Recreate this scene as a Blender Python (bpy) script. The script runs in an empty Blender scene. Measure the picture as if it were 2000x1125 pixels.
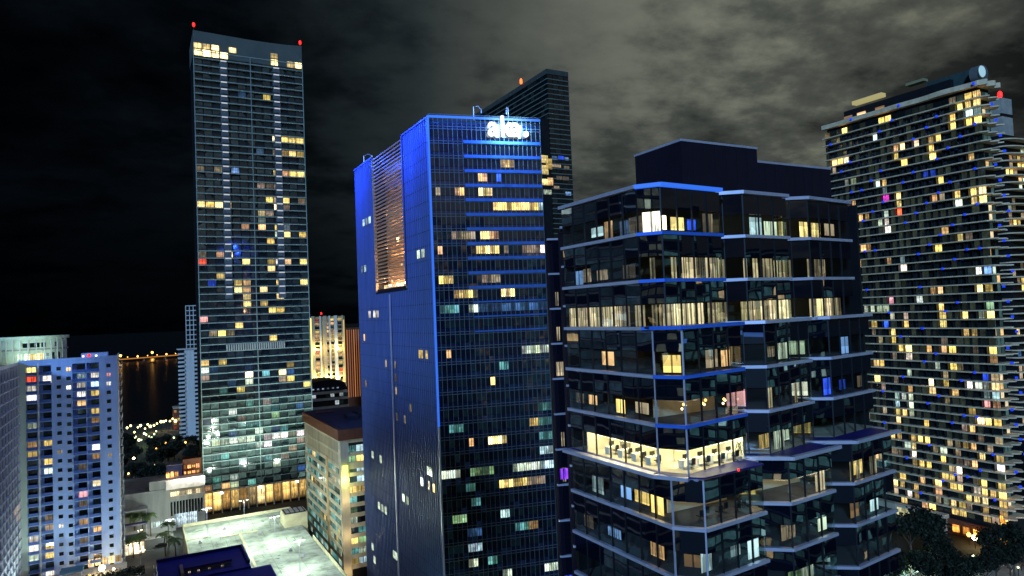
import bpy, math, random
from mathutils import Vector, Matrix
random.seed(7)
S = bpy.context.scene
COL = S.collection
# ---------------------------------------------------------------- camera
cd = bpy.data.cameras.new("camera"); cam = bpy.data.objects.new("camera", cd); COL.objects.link(cam)
cd.sensor_width = 36.0; cd.lens = 24.06; cd.clip_start = 0.5; cd.clip_end = 30000
f = Vector((0.47866958, 0.87724101, 0.03638197)); r = Vector((0.87781314, -0.47731568, -0.04017255)); u = r.cross(f)
M = Matrix((r, u, -f)).transposed().to_4x4(); M.translation = Vector((0, 0, 88)); cam.matrix_world = M
S.camera = cam
# ---------------------------------------------------------------- night sky with clouds lit by the city
W = bpy.data.worlds.new("World"); S.world = W; W.use_nodes = True
nt = W.node_tree; N = nt.nodes; L = nt.links; N.clear()
def nd(t, **k):
    n = N.new(t)
    for a, b in k.items():
        if a.startswith('i_'): n.inputs[int(a[2:])].default_value = b
        else: setattr(n, a, b)
    return n
def mth(op, a, b=None, c=None, clamp=False):
    n = N.new('ShaderNodeMath'); n.operation = op; n.use_clamp = clamp
    for i, v in enumerate((a, b, c)):
        if v is None: continue
        if isinstance(v, (int, float)): n.inputs[i].default_value = v
        else: L.new(v, n.inputs[i])
    return n.outputs[0]
tc = nd('ShaderNodeTexCoord'); sp = nd('ShaderNodeSeparateXYZ'); L.new(tc.outputs['Generated'], sp.inputs[0])
zz = mth('MAXIMUM', sp.outputs[2], 0.0)
den = mth('ADD', zz, 0.22)
cx_ = mth('DIVIDE', sp.outputs[0], den); cy_ = mth('DIVIDE', sp.outputs[1], den)
cb = nd('ShaderNodeCombineXYZ'); L.new(cx_, cb.inputs[0]); L.new(cy_, cb.inputs[1])
rotv = nd('ShaderNodeMapping', vector_type='POINT'); rotv.inputs['Rotation'].default_value = (0, 0, math.radians(28)); rotv.inputs['Scale'].default_value = (.95, 1.1, 1)
L.new(cb.outputs[0], rotv.inputs[0])
n1 = nd('ShaderNodeTexNoise'); n1.inputs['Scale'].default_value = .9; n1.inputs['Detail'].default_value = 7; n1.inputs['Roughness'].default_value = .50; n1.inputs['Distortion'].default_value = .35
L.new(rotv.outputs[0], n1.inputs[0])
n2 = nd('ShaderNodeTexNoise'); n2.inputs['Scale'].default_value = 6.5; n2.inputs['Detail'].default_value = 5; n2.inputs['Roughness'].default_value = .6
L.new(rotv.outputs[0], n2.inputs[0])
cl = mth('ADD', mth('MULTIPLY', n1.outputs[0], .8), mth('MULTIPLY', n2.outputs[0], .28))
def ramp(val, pts):
    n = nd('ShaderNodeValToRGB'); e = n.color_ramp.elements
    while len(e) < len(pts): e.new(.5)
    for q, (p, c) in zip(e, pts): q.position = p; q.color = tuple(c) + (1,)
    L.new(val, n.inputs[0]); return n.outputs[0]
cloud = ramp(cl, [(.40, (.07, .08, .09)), (.49, (.30, .32, .33)), (.57, (.74, .75, .70)), (.68, (1, .99, .90))])
# city glow on the cloud deck: strong over the land to the east, none over the bay to the north-west
az = mth('ADD', mth('MULTIPLY', sp.outputs[0], .8778), mth('MULTIPLY', sp.outputs[1], -.4773))
glow = ramp(mth('MULTIPLY_ADD', az, .5, .5), [(.18, (.0008, .0015, .0028)), (.34, (.0020, .0034, .0048)), (.44, (.012, .017, .020)), (.54, (.062, .067, .062)), (.66, (.128, .132, .110)), (.76, (.13, .132, .106)), (.80, (.05, .052, .047)), (.92, (.04, .042, .038))])
elev = ramp(sp.outputs[2], [(0.0, (.12, .14, .18)), (.09, (.36, .38, .40)), (.2, (.9, .9, .9)), (.5, (1, 1, 1))])
m1 = nd('ShaderNodeMix', data_type='RGBA', blend_type='MULTIPLY'); m1.inputs[0].default_value = 1
L.new(cloud, m1.inputs[6]); L.new(glow, m1.inputs[7])
m2 = nd('ShaderNodeMix', data_type='RGBA', blend_type='MULTIPLY'); m2.inputs[0].default_value = 1
L.new(m1.outputs[2], m2.inputs[6]); L.new(elev, m2.inputs[7])
bg = nd('ShaderNodeBackground'); bg.inputs[1].default_value = 1.75; L.new(m2.outputs[2], bg.inputs[0])
wo = nd('ShaderNodeOutputWorld'); L.new(bg.outputs[0], wo.inputs[0])
# ---------------------------------------------------------------- bluish city light from behind the camera
sd = bpy.data.lights.new("night_light", 'SUN'); sun = bpy.data.objects.new("night_light", sd); COL.objects.link(sun)
sd.energy = 2.0; sd.angle = math.radians(6); sd.color = (.30, .58, 1.0)
sun.rotation_euler = (-Vector((-.68, -.66, .32))).to_track_quat('-Z', 'Y').to_euler()
# ---------------------------------------------------------------- exposure
S.view_settings.view_transform = 'Standard'; S.view_settings.look = 'None'
S.view_settings.exposure = 0.22; S.view_settings.gamma = 1; S.view_settings.use_curve_mapping = False
S.render.engine = 'CYCLES'
S.cycles.use_denoising = True; S.cycles.max_bounces = 6; S.cycles.transparent_max_bounces = 8
S.cycles.glossy_bounces = 3; S.cycles.diffuse_bounces = 2; S.cycles.sample_clamp_indirect = 4
S.cycles.use_light_tree = True
S.cycles.caustics_reflective = False; S.cycles.caustics_refractive = False

# ================================================================ materials
MATS = {}
def newmat(name):
    m = bpy.data.materials.new(name); m.use_nodes = True; MATS[name] = m
    return m, m.node_tree.nodes, m.node_tree.links, m.node_tree.nodes['Principled BSDF']
def solid(name, col, rough=.7, metal=0.0, var=.25, scale=.35, spec=.4, streak=False, bump=0.0):
    """painted or cast surface: colour broken up by two noises, optional rain streaks"""
    m, N, L, P = newmat(name)
    P.inputs['Roughness'].default_value = rough; P.inputs['Metallic'].default_value = metal
    P.inputs['Specular IOR Level'].default_value = spec
    g = N.new('ShaderNodeNewGeometry'); mp = N.new('ShaderNodeMapping'); L.new(g.outputs['Position'], mp.inputs[0])
    mp.inputs['Scale'].default_value = (1, 1, .12) if streak else (1, 1, 1)
    n = N.new('ShaderNodeTexNoise'); n.inputs['Scale'].default_value = scale; n.inputs['Detail'].default_value = 6; n.inputs['Roughness'].default_value = .65
    L.new(mp.outputs[0], n.inputs[0])
    r = N.new('ShaderNodeValToRGB'); e = r.color_ramp.elements
    e[0].position = .3; e[1].position = .7
    e[0].color = tuple(c * (1 - var) for c in col) + (1,); e[1].color = tuple(min(1, c * (1 + var)) for c in col) + (1,)
    L.new(n.outputs[0], r.inputs[0]); L.new(r.outputs[0], P.inputs['Base Color'])
    if bump:
        b = N.new('ShaderNodeBump'); b.inputs['Strength'].default_value = bump; L.new(n.outputs[0], b.inputs['Height']); L.new(b.outputs[0], P.inputs['Normal'])
    return m
def glow(name, col, s, samp='NONE'):
    m, N, L, P = newmat(name)
    P.inputs['Base Color'].default_value = (.05, .05, .05, 1)
    P.inputs['Emission Color'].default_value = tuple(col) + (1,); P.inputs['Emission Strength'].default_value = s
    m.cycles.emission_sampling = samp
    return m
def lit_window(name, detail=1.0):
    """room seen through a lit pane: object colour = lamp colour, alpha*10 = strength; curtains, a half lowered blind, dark furniture"""
    m, N, L, P = newmat(name)
    oi = N.new('ShaderNodeObjectInfo'); tc = N.new('ShaderNodeTexCoord')
    def mt(op, a, b=None, c=None):
        n = N.new('ShaderNodeMath'); n.operation = op
        for i, v in enumerate((a, b, c)):
            if v is None: continue
            if isinstance(v, (int, float)): n.inputs[i].default_value = v
            else: L.new(v, n.inputs[i])
        return n.outputs[0]
    sp = N.new('ShaderNodeSeparateXYZ'); L.new(tc.outputs['Object'], sp.inputs[0])
    rnd = oi.outputs['Random']
    r2 = mt('FRACT', mt('MULTIPLY', rnd, 17.3)); r3 = mt('FRACT', mt('MULTIPLY', rnd, 51.7))
    cb = N.new('ShaderNodeCombineXYZ'); L.new(mt('ADD', sp.outputs[0], mt('MULTIPLY', rnd, 40)), cb.inputs[0]); L.new(mt('MULTIPLY', sp.outputs[2], .08), cb.inputs[2])
    fold = N.new('ShaderNodeTexNoise'); fold.inputs['Scale'].default_value = 3.2 * detail; fold.inputs['Detail'].default_value = 3; L.new(cb.outputs[0], fold.inputs[0])
    cb2 = N.new('ShaderNodeCombineXYZ'); L.new(mt('ADD', sp.outputs[0], mt('MULTIPLY', r2, 30)), cb2.inputs[0]); L.new(sp.outputs[2], cb2.inputs[2])
    room = N.new('ShaderNodeTexVoronoi'); room.inputs['Scale'].default_value = .9 * detail; L.new(cb2.outputs[0], room.inputs[0])
    # curtain mask: columns of cloth
    cur = mt('GREATER_THAN', fold.outputs[0], mt('MULTIPLY_ADD', r3, .35, .36))
    blind = mt('GREATER_THAN', sp.outputs[2], mt('MULTIPLY_ADD', r2, 2.4, -.9))
    sepc = N.new('ShaderNodeSeparateColor'); L.new(room.outputs['Color'], sepc.inputs[0])
    base = mt('MULTIPLY_ADD', sepc.outputs[0], .55, .65)
    grad = mt('MULTIPLY_ADD', sp.outputs[2], .22, 1.0)
    v = mt('MULTIPLY', base, grad)
    v = mt('MULTIPLY', v, mt('SUBTRACT', 1.0, mt('MULTIPLY', cur, .6)))
    v = mt('MULTIPLY', v, mt('SUBTRACT', 1.0, mt('MULTIPLY', blind, .42)))
    v = mt('MULTIPLY', v, mt('MULTIPLY_ADD', r3, .7, .6))
    fx = mt('FRACT', mt('MULTIPLY_ADD', sp.outputs[0], .80 * detail, .5)); v = mt('MULTIPLY', v, mt('MULTIPLY_ADD', mt('GREATER_THAN', mt('ABSOLUTE', mt('SUBTRACT', fx, .5)), .07), .8, .2))
    v = mt('MULTIPLY', v, mt('MULTIPLY', oi.outputs['Alpha'], 14.0))
    P.inputs['Base Color'].default_value = (.02, .02, .025, 1); P.inputs['Roughness'].default_value = .12
    L.new(oi.outputs['Color'], P.inputs['Emission Color']); L.new(v, P.inputs['Emission Strength'])
    m.cycles.emission_sampling = 'NONE'
    return m
def dark_glass(name, tint=(.012, .016, .022), faint=.02, fcol=(.35, .6, .6), rough=.06, wav=.0, spec=.8, thr=.72, ripple=.25):
    """unlit pane: mirror-like, a few panes with a little spill light behind them"""
    m, N, L, P = newmat(name)
    g = N.new('ShaderNodeNewGeometry'); oi = N.new('ShaderNodeObjectInfo')
    a = N.new('ShaderNodeMath'); a.operation = 'ADD'; L.new(g.outputs['Random Per Island'], a.inputs[0]); L.new(oi.outputs['Random'], a.inputs[1])
    fr = N.new('ShaderNodeMath'); fr.operation = 'FRACT'; L.new(a.outputs[0], fr.inputs[0])
    r = N.new('ShaderNodeValToRGB'); e = r.color_ramp.elements
    e[0].position = thr; e[0].color = (0, 0, 0, 1); e[1].position = 1; e[1].color = (1, 1, 1, 1)
    L.new(fr.outputs[0], r.inputs[0])
    n = N.new('ShaderNodeTexNoise'); n.inputs['Scale'].default_value = .9; n.inputs['Detail'].default_value = 3; L.new(g.outputs['Position'], n.inputs[0])
    mu = N.new('ShaderNodeMath'); mu.operation = 'MULTIPLY'; L.new(r.outputs[0], mu.inputs[0]); L.new(n.outputs[0], mu.inputs[1])
    mu2 = N.new('ShaderNodeMath'); mu2.operation = 'MULTIPLY'; L.new(mu.outputs[0], mu2.inputs[0]); mu2.inputs[1].default_value = faint * 2
    L.new(mu2.outputs[0], P.inputs['Emission Strength']); P.inputs['Emission Color'].default_value = tuple(fcol) + (1,)
    P.inputs['Base Color'].default_value = tuple(tint) + (1,); P.inputs['Roughness'].default_value = rough
    P.inputs['Specular IOR Level'].default_value = spec; P.inputs['IOR'].default_value = 1.7
    if wav:
        w = N.new('ShaderNodeTexNoise'); w.inputs['Scale'].default_value = ripple; w.inputs['Detail'].default_value = 1; L.new(g.outputs['Position'], w.inputs[0])
        b = N.new('ShaderNodeBump'); b.inputs['Strength'].default_value = 1; b.inputs['Distance'].default_value = wav; L.new(w.outputs[0], b.inputs['Height']); L.new(b.outputs[0], P.inputs['Normal'])
    m.cycles.emission_sampling = 'NONE'
    return m
def far_window(name, thr=.86, s=1.6, cols=((1, .66, .28), (1, .82, .5), (.75, .95, .8)), dim=(.05, .11, .11)):
    """windows of far buildings in one mesh: most islands dark or faint, some lit"""
    m, N, L, P = newmat(name)
    g = N.new('ShaderNodeNewGeometry')
    r = N.new('ShaderNodeValToRGB'); r.color_ramp.interpolation = 'CONSTANT'; e = r.color_ramp.elements
    e[0].position = 0; e[0].color = (0, 0, 0, 1); e[1].position = thr; e[1].color = cols[0] + (1,)
    q = e.new(thr * .45); q.color = tuple(dim) + (1,); q = e.new(thr * .75); q.color = tuple(c * .4 for c in dim) + (1,)
    k = (1 - thr) / len(cols)
    for i, c in enumerate(cols[1:]):
        q = e.new(thr + k * (i + 1)); q.color = c + (1,)
    L.new(g.outputs['Random Per Island'], r.inputs[0])
    n = N.new('ShaderNodeTexNoise'); n.inputs['Scale'].default_value = .5; L.new(g.outputs['Position'], n.inputs[0])
    mu = N.new('ShaderNodeMath'); mu.operation = 'MULTIPLY'; L.new(n.outputs[0], mu.inputs[0]); mu.inputs[1].default_value = s * 2
    L.new(r.outputs[0], P.inputs['Emission Color']); L.new(mu.outputs[0], P.inputs['Emission Strength'])
    P.inputs['Base Color'].default_value = (.01, .012, .016, 1); P.inputs['Roughness'].default_value = .1
    m.cycles.emission_sampling = 'NONE'
    return m
def vision_glass(name):
    m, N, L, P = newmat(name)
    out = [n for n in N if n.type == 'OUTPUT_MATERIAL'][0]; N.remove(P)
    t = N.new('ShaderNodeBsdfTransparent'); t.inputs[0].default_value = (.92, .95, .93, 1)
    gl = N.new('ShaderNodeBsdfGlossy'); gl.inputs['Roughness'].default_value = .02; gl.inputs['Color'].default_value = (.85, .92, 1, 1)
    fr = N.new('ShaderNodeFresnel'); fr.inputs[0].default_value = 1.75
    g = N.new('ShaderNodeNewGeometry')
    w = N.new('ShaderNodeTexNoise'); w.inputs['Scale'].default_value = .4; w.inputs['Detail'].default_value = 1; L.new(g.outputs['Position'], w.inputs[0])
    b = N.new('ShaderNodeBump'); b.inputs['Distance'].default_value = .010; L.new(w.outputs[0], b.inputs['Height'])
    L.new(b.outputs[0], gl.inputs['Normal']); L.new(b.outputs[0], fr.inputs['Normal'])
    bf = N.new('ShaderNodeMath'); bf.operation = 'MULTIPLY'; iv = N.new('ShaderNodeMath'); iv.operation = 'SUBTRACT'; iv.inputs[0].default_value = 1; L.new(g.outputs['Backfacing'], iv.inputs[1]); L.new(fr.outputs[0], bf.inputs[0]); L.new(iv.outputs[0], bf.inputs[1])
    mx = N.new('ShaderNodeMixShader'); L.new(bf.outputs[0], mx.inputs[0]); L.new(t.outputs[0], mx.inputs[1]); L.new(gl.outputs[0], mx.inputs[2])
    L.new(mx.outputs[0], out.inputs[0])
    return m

LIT = lit_window('lit_room'); LITS = lit_window('lit_room_small', .8)
GL_TALL = dark_glass('glass_tall_tower', (.012, .018, .026), .035, (.30, .50, .62), wav=.005, thr=.35)
GL_TALLOW = dark_glass('glass_tall_tower_teal_lit', (.02, .04, .04), .20, (.42, .72, .62), wav=.005, thr=.05)  # teal light on the lower storeys put into the panes' emission
GL_BLUE = dark_glass('glass_blue_tower', (.004, .008, .02), .02, (.10, .35, .45), wav=.005, thr=.55)
GL_COND = dark_glass('glass_condo', (.010, .014, .014), .055, (.45, .60, .40), thr=.55)
GL_OFF = dark_glass('glass_office_spandrel', (.003, .005, .012), 0.0, wav=.011, rough=.015, spec=1.0, ripple=.3)
GL_DARK = dark_glass('glass_dark', (.006, .010, .012), .02, (.2, .4, .45), wav=.005)
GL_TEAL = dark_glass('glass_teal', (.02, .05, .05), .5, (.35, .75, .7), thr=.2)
VIS = vision_glass('vision_glass')
CONC = solid('concrete_grey', (.34, .34, .33), .85, streak=True)
SLAB_T = solid('slab_tall', (.24, .31, .31), .7, streak=False)
SLAB_R = solid('slab_cream', (.72, .56, .36), .7)
WHITE = solid('painted_white', (.66, .68, .70), .7, streak=True, var=.12)
BLUEW = solid('painted_blue', (.34, .50, .95), .7, streak=True, var=.15)
GREYGREEN = solid('painted_pale_green', (.50, .60, .52), .7, streak=True, var=.12)
BLUEP = solid('blue_metal_panel', (.06, .12, .31), .45, .2, var=.18, scale=.3, streak=True)
BLUEF = solid('blue_fin', (.16, .20, .40), .4, .3, var=.15, streak=True)
MULL = solid('mullion_metal', (.16, .18, .19), .55, .3)
MULLB = solid('blue_lit_spandrel', (.06, .16, .50), .45, .3)  # blue light on the upper bands put into the colour
DARKM = solid('dark_metal', (.02, .022, .028), .5, .5)
NAVY = solid('navy_panel', (.008, .005, .018), .6, .2, scale=.6)
FASC = solid('fascia_aluminium', (.62, .62, .80), .38, .5, var=.1)
FASB = solid('fascia_blue_lit', (.05, .20, .90), .35, .3, var=.1)  # blue light on the front ledges put into the colour
BRONZE = solid('bronze_slat', (.48, .32, .17), .5, .2)
TAN = solid('tan_precast', (.50, .44, .34), .8, streak=True)
BROWN = solid('brown_roof_band', (.14, .045, .02), .8)
ROOFD = solid('dark_roof', (.025, .026, .045), .9)
ROOFG = solid('parking_slab', (.36, .42, .36), .85, var=.55, scale=.22, bump=.1)
ROOFB = solid('blue_roof_sheet', (.010, .012, .17), .5, .1, var=.3)
ASPH = solid('asphalt', (.05, .05, .052), .9, var=.3)
LAND = solid('land', (.035, .04, .035), .95, var=.5, scale=.02)
PAVE = solid('pavement_concrete', (.28, .27, .25), .9)
PAINT = solid('road_paint', (.7, .7, .66), .8, var=.1)
BEIGE = solid('interior_beige', (.66, .58, .42), .8, var=.1)
CREAM = solid('interior_cream', (.75, .70, .56), .8, var=.08)
FLOORM = solid('interior_carpet', (.22, .2, .17), .9)
BARK = solid('bark', (.09, .065, .045), .95, scale=3)
LEAF = solid('leaves_dark', (.007, .012, .005), .7, var=.5, scale=.8)
LEAFL = solid('leaves_palm', (.10, .16, .05), .6, var=.4, scale=2)
BLACKM = solid('black_plastic', (.02, .02, .02), .6)
RED = glow('beacon_red', (1, .012, .008), 2.6); ORB = glow('beacon_orange', (1, .16, .02), 2.2)
SIGNW = glow('sign_white', (.85, .96, 1), 3.2, 'FRONT')
LEDB = glow('led_blue', (.002, .035, .85), 1.0); EDGEB = glow('edge_strip_blue', (.03, .18, 1), .75)
LAMPW = glow('lamp_warm', (1, .78, .42), 26); LAMPO = glow('lamp_orange', (1, .42, .08), 7); LAMPC = glow('lamp_cool', (.8, 1, .85), 18)
CEIL = glow('ceiling_light', (1, .86, .48), 24.0, 'FRONT'); CEILD = glow('ceiling_light_dim', (1, .86, .55), 6, 'FRONT')
LOBBY = glow('lobby_gold', (1, .62, .18), 1.0)
BARLT = glow('slab_light', (.78, .86, 1), .55); SCRB = glow('screen_blue', (.03, .25, 1), 1.6)
FARW = far_window('far_windows'); FARY = far_window('far_windows_yellow', .93, .9, ((1, .6, .2), (1, .75, .35))); FARR = far_window('far_windows_red', .35, .9, ((1, .3, .12), (1, .42, .2)))
FARL = far_window('far_windows_left', .965, 1.5, ((1, .72, .35), (.7, .95, 1)), (.035, .075, .11))
FARG = far_window('far_windows_grey', .955, 1.4, ((1, .72, .35), (.8, 1, .8)), (.13, .16, .12))
FARC = far_window('far_windows_cyan', .94, 1.6, ((1, .75, .4), (.5, .95, 1)), (.06, .17, .19))
FARO = far_window('far_windows_offices', .92, 1.3, ((1, .72, .35), (.6, .95, .9), (1, .85, .55)))

COLS = {'y': ((1, .70, .20), 1.35), 'o': ((1, .58, .24), 1.0), 'b': ((1, .76, .28), 2.2), 'B': ((1, .82, .45), 4.5), 'w': ((1, .92, .78), 1.5),
        'g': ((.78, .95, .70), .85), 'c': ((.60, .88, .95), .9), 't': ((.20, .62, .58), .55), 'l': ((.50, .9, .42), .4), 'd': ((.85, .66, .42), .38),
        's': ((.25, .50, 1), .75), 'v': ((.03, .10, 1), 1.6), 'm': ((.9, .06, .7), 1.3), 'r': ((1, .10, .04), 1.3), 'p': ((1, .42, .45), .8), 'n': ((.08, .22, .55), .38)}

# ================================================================ geometry helpers
def mesh(name, v, f, mats=None, smooth=False):
    m = bpy.data.meshes.new(name); m.from_pydata(v, [], f); m.update()
    if smooth: m.polygons.foreach_set('use_smooth', [True] * len(m.polygons))
    for q in (mats or []): m.materials.append(q)
    return m
BOXF = [(0, 3, 2, 1), (4, 5, 6, 7), (0, 1, 5, 4), (1, 2, 6, 5), (2, 3, 7, 6), (3, 0, 4, 7)]
_bx = {}
def boxmesh(sx, sy, sz):
    k = (round(sx, 3), round(sy, 3), round(sz, 3))
    if k not in _bx:
        a, b, c = sx / 2, sy / 2, sz / 2
        m = mesh('box', [(-a, -b, -c), (a, -b, -c), (a, b, -c), (-a, b, -c), (-a, -b, c), (a, -b, c), (a, b, c), (-a, b, c)], BOXF)
        m.materials.append(DARKM); _bx[k] = m
    return _bx[k]
def link(o, parent=None, mat=None, kind=None, label=None):
    COL.objects.link(o)
    if parent is not None:
        o.parent = parent
    if mat is not None:
        if not o.data.materials: o.data.materials.append(mat)
        o.material_slots[0].link = 'OBJECT'; o.material_slots[0].material = mat
    if kind: o['kind'] = kind
    if label: o['label'] = label
    return o
def loc_of(p):
    v = Vector((0, 0, 0))
    while p is not None: v += p.location; p = p.parent
    return v
_rc = {}
def rloc(p):
    if p is None: return Vector((0, 0, 0))
    if p.name not in _rc: _rc[p.name] = loc_of(p)
    return _rc[p.name]
def tag(o, label, cat, group=None):
    o['label'] = label; o['category'] = cat
    if group: o['group'] = group
    return o
def thing(name, loc, label, cat, group=None):
    o = bpy.data.objects.new(name, None); o.location = loc; o.empty_display_size = .5; COL.objects.link(o)
    return tag(o, label, cat, group)
def cbox(name, parent, c, s, mat, rz=0, label=None, tilt=None):
    """box part centred at world c, size s"""
    o = bpy.data.objects.new(name, boxmesh(*s)); o.location = Vector(c) - rloc(parent)
    if rz or tilt: o.rotation_euler = (tilt[0] if tilt else 0, tilt[1] if tilt else 0, rz + (tilt[2] if tilt else 0))
    return link(o, parent, mat, label=label)
def bx(name, parent, x0, x1, y0, y1, z0, z1, mat, label=None):
    return cbox(name, parent, ((x0 + x1) / 2, (y0 + y1) / 2, (z0 + z1) / 2), (x1 - x0, y1 - y0, z1 - z0), mat, label=label)
class MB:
    """collects boxes / quads / tubes in world coordinates, built as ONE mesh object"""
    def __init__(s): s.v = []; s.f = []
    def box(s, x0, x1, y0, y1, z0, z1):
        n = len(s.v); s.v += [(x0, y0, z0), (x1, y0, z0), (x1, y1, z0), (x0, y1, z0), (x0, y0, z1), (x1, y0, z1), (x1, y1, z1), (x0, y1, z1)]
        s.f += [tuple(n + i for i in q) for q in BOXF]
    def rbox(s, c, ux, sx, sy, sz):
        """box centred c, local x along unit 2d ux"""
        n = len(s.v); vx = Vector((ux[0], ux[1], 0)) * sx / 2; vy = Vector((-ux[1], ux[0], 0)) * sy / 2; vz = Vector((0, 0, sz / 2)); c = Vector(c)
        for a, b, d in ((-1, -1, -1), (1, -1, -1), (1, 1, -1), (-1, 1, -1), (-1, -1, 1), (1, -1, 1), (1, 1, 1), (-1, 1, 1)): s.v.append(tuple(c + vx * a + vy * b + vz * d))
        s.f += [tuple(n + i for i in q) for q in BOXF]
    def quad(s, a, b, c, d):
        n = len(s.v); s.v += [tuple(a), tuple(b), tuple(c), tuple(d)]; s.f.append((n, n + 1, n + 2, n + 3))
    def poly(s, pts): n = len(s.v); s.v += [tuple(p) for p in pts]; s.f.append(tuple(range(n, n + len(pts))))
    def prism(s, pl, z0, z1):
        n = len(s.v); k = len(pl)
        s.v += [(x, y, z0) for x, y in pl] + [(x, y, z1) for x, y in pl]
        s.f += [tuple(n + i for i in range(k))[::-1], tuple(n + k + i for i in range(k))]
        s.f += [(n + i, n + (i + 1) % k, n + k + (i + 1) % k, n + k + i) for i in range(k)]
    def tube(s, pts, r, k=8, caps=True):
        if not isinstance(r, (list, tuple)): r = [r] * len(pts)
        n0 = len(s.v); pts = [Vector(p) for p in pts]
        for i, p in enumerate(pts):
            d = (pts[min(i + 1, len(pts) - 1)] - pts[max(i - 1, 0)]).normalized()
            a = d.cross(Vector((0, 0, 1)) if abs(d.z) < .9 else Vector((1, 0, 0))).normalized(); b = d.cross(a)
            for j in range(k):
                t = 2 * math.pi * j / k; s.v.append(tuple(p + a * math.cos(t) * r[i] + b * math.sin(t) * r[i]))
        for i in range(len(pts) - 1):
            for j in range(k): s.f.append((n0 + i * k + j, n0 + i * k + (j + 1) % k, n0 + (i + 1) * k + (j + 1) % k, n0 + (i + 1) * k + j))
        if caps: s.f.append(tuple(n0 + j for j in range(k))[::-1]); s.f.append(tuple(n0 + (len(pts) - 1) * k + j for j in range(k)))
    def build(s, name, mat, parent=None, kind=None, label=None, smooth=False):
        off = rloc(parent)
        m = mesh(name, [tuple(Vector(p) - off) for p in s.v], s.f, smooth=smooth)
        return link(bpy.data.objects.new(name, m), parent, mat, kind, label)
def parse(t):
    d = {}
    for q in t.split():
        a, b, c = q.split(','); d[(int(a), int(b))] = c
    return d
CAM = Vector((0, 0, 88))
def windows(root, P, uv, nv, cols, rows, w, h, ww, wh, zo, lit, glass, limit=290, inset=0.0, tilt=.012, skip=None, litm=None, jit=.0, rowrange=None, pname='window'):
    """a facade of single panes. P: lower corner (world), uv: 2d unit along the wall, nv: outward normal; cell w x h, pane ww x wh, zo: pane centre in the cell.
    Lit panes and the nearest dark panes are parts; the rest of the dark panes is one 'stuff' glazing part."""
    uv = Vector((uv[0], uv[1], 0)); nv = Vector((nv[0], nv[1], 0)); rz = math.atan2(uv.y, uv.x)
    cells = []
    for j in (rowrange or range(rows)):
        for i in range(cols):
            if skip and skip(i, j): continue
            c = Vector(P) + uv * ((i + .5) * w) + Vector((0, 0, (j + zo) * h)) - nv * inset
            cells.append(((i, j), c))
    n = 0; rest = []
    for k, c in cells:
        if k in lit and n < limit:
            col, s = COLS[lit[k]]
            o = cbox(pname, root, c + nv * .03, (ww, .08, wh), litm or LIT, rz)
            jr = random.uniform(.6, 1.3)
            o.color = (col[0], min(1, col[1] * random.uniform(.92, 1.08)), min(1, col[2] * random.uniform(.8, 1.2)), s * jr / 10); n += 1
        else: rest.append((c, k))
    rest.sort(key=lambda q: (q[0] - CAM).length)
    mb = MB()
    for c, k in rest:
        if n < limit:
            cbox(pname, root, c, (ww, .08, wh), glass, rz, tilt=(random.gauss(0, tilt), 0, random.gauss(0, tilt))); n += 1
        else:
            a = random.gauss(0, tilt); b = random.gauss(0, tilt)
            pts = []
            for sx, sz in ((-1, -1), (1, -1), (1, 1), (-1, 1)):
                pts.append(c + uv * (sx * ww / 2) + Vector((0, 0, sz * wh / 2)) + nv * (sx * ww / 2 * a + sz * wh / 2 * b + .02))
            if (pts[1] - pts[0]).cross(pts[2] - pts[1]).dot(nv) < 0: pts.reverse()
            mb.quad(*pts)
    if mb.f: mb.build('window_glazing', glass, root, 'stuff')
def point(name, loc, e, col, size=.3, parent=None, spot=None, aim=None):
    t = 'SPOT' if spot else 'POINT'
    d = bpy.data.lights.new(name, t); d.energy = e; d.color = col; d.shadow_soft_size = size
    o = bpy.data.objects.new(name, d); o.location = Vector(loc) - rloc(parent); COL.objects.link(o)
    if parent is not None: o.parent = parent
    if spot:
        d.spot_size = math.radians(spot); d.spot_blend = .8
        o.rotation_euler = (Vector(aim) - Vector(loc)).to_track_quat('-Z', 'Y').to_euler()
    return o
def area(name, loc, e, col, sx, sy, aim, parent=None, rot=None):
    d = bpy.data.lights.new(name, 'AREA'); d.shape = 'RECTANGLE'; d.size = sx; d.size_y = sy; d.energy = e; d.color = col
    o = bpy.data.objects.new(name, d); o.location = Vector(loc) - rloc(parent); COL.objects.link(o)
    if parent is not None: o.parent = parent
    z = -(Vector(aim) - Vector(loc)).normalized()
    if rot is not None:
        x = Vector(rot).normalized(); y = z.cross(x).normalized(); x = y.cross(z).normalized()
        o.rotation_euler = Matrix((x, y, z)).transposed().to_euler()
    else: o.rotation_euler = (-z).to_track_quat('-Z', 'Y').to_euler()
    return o

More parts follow.
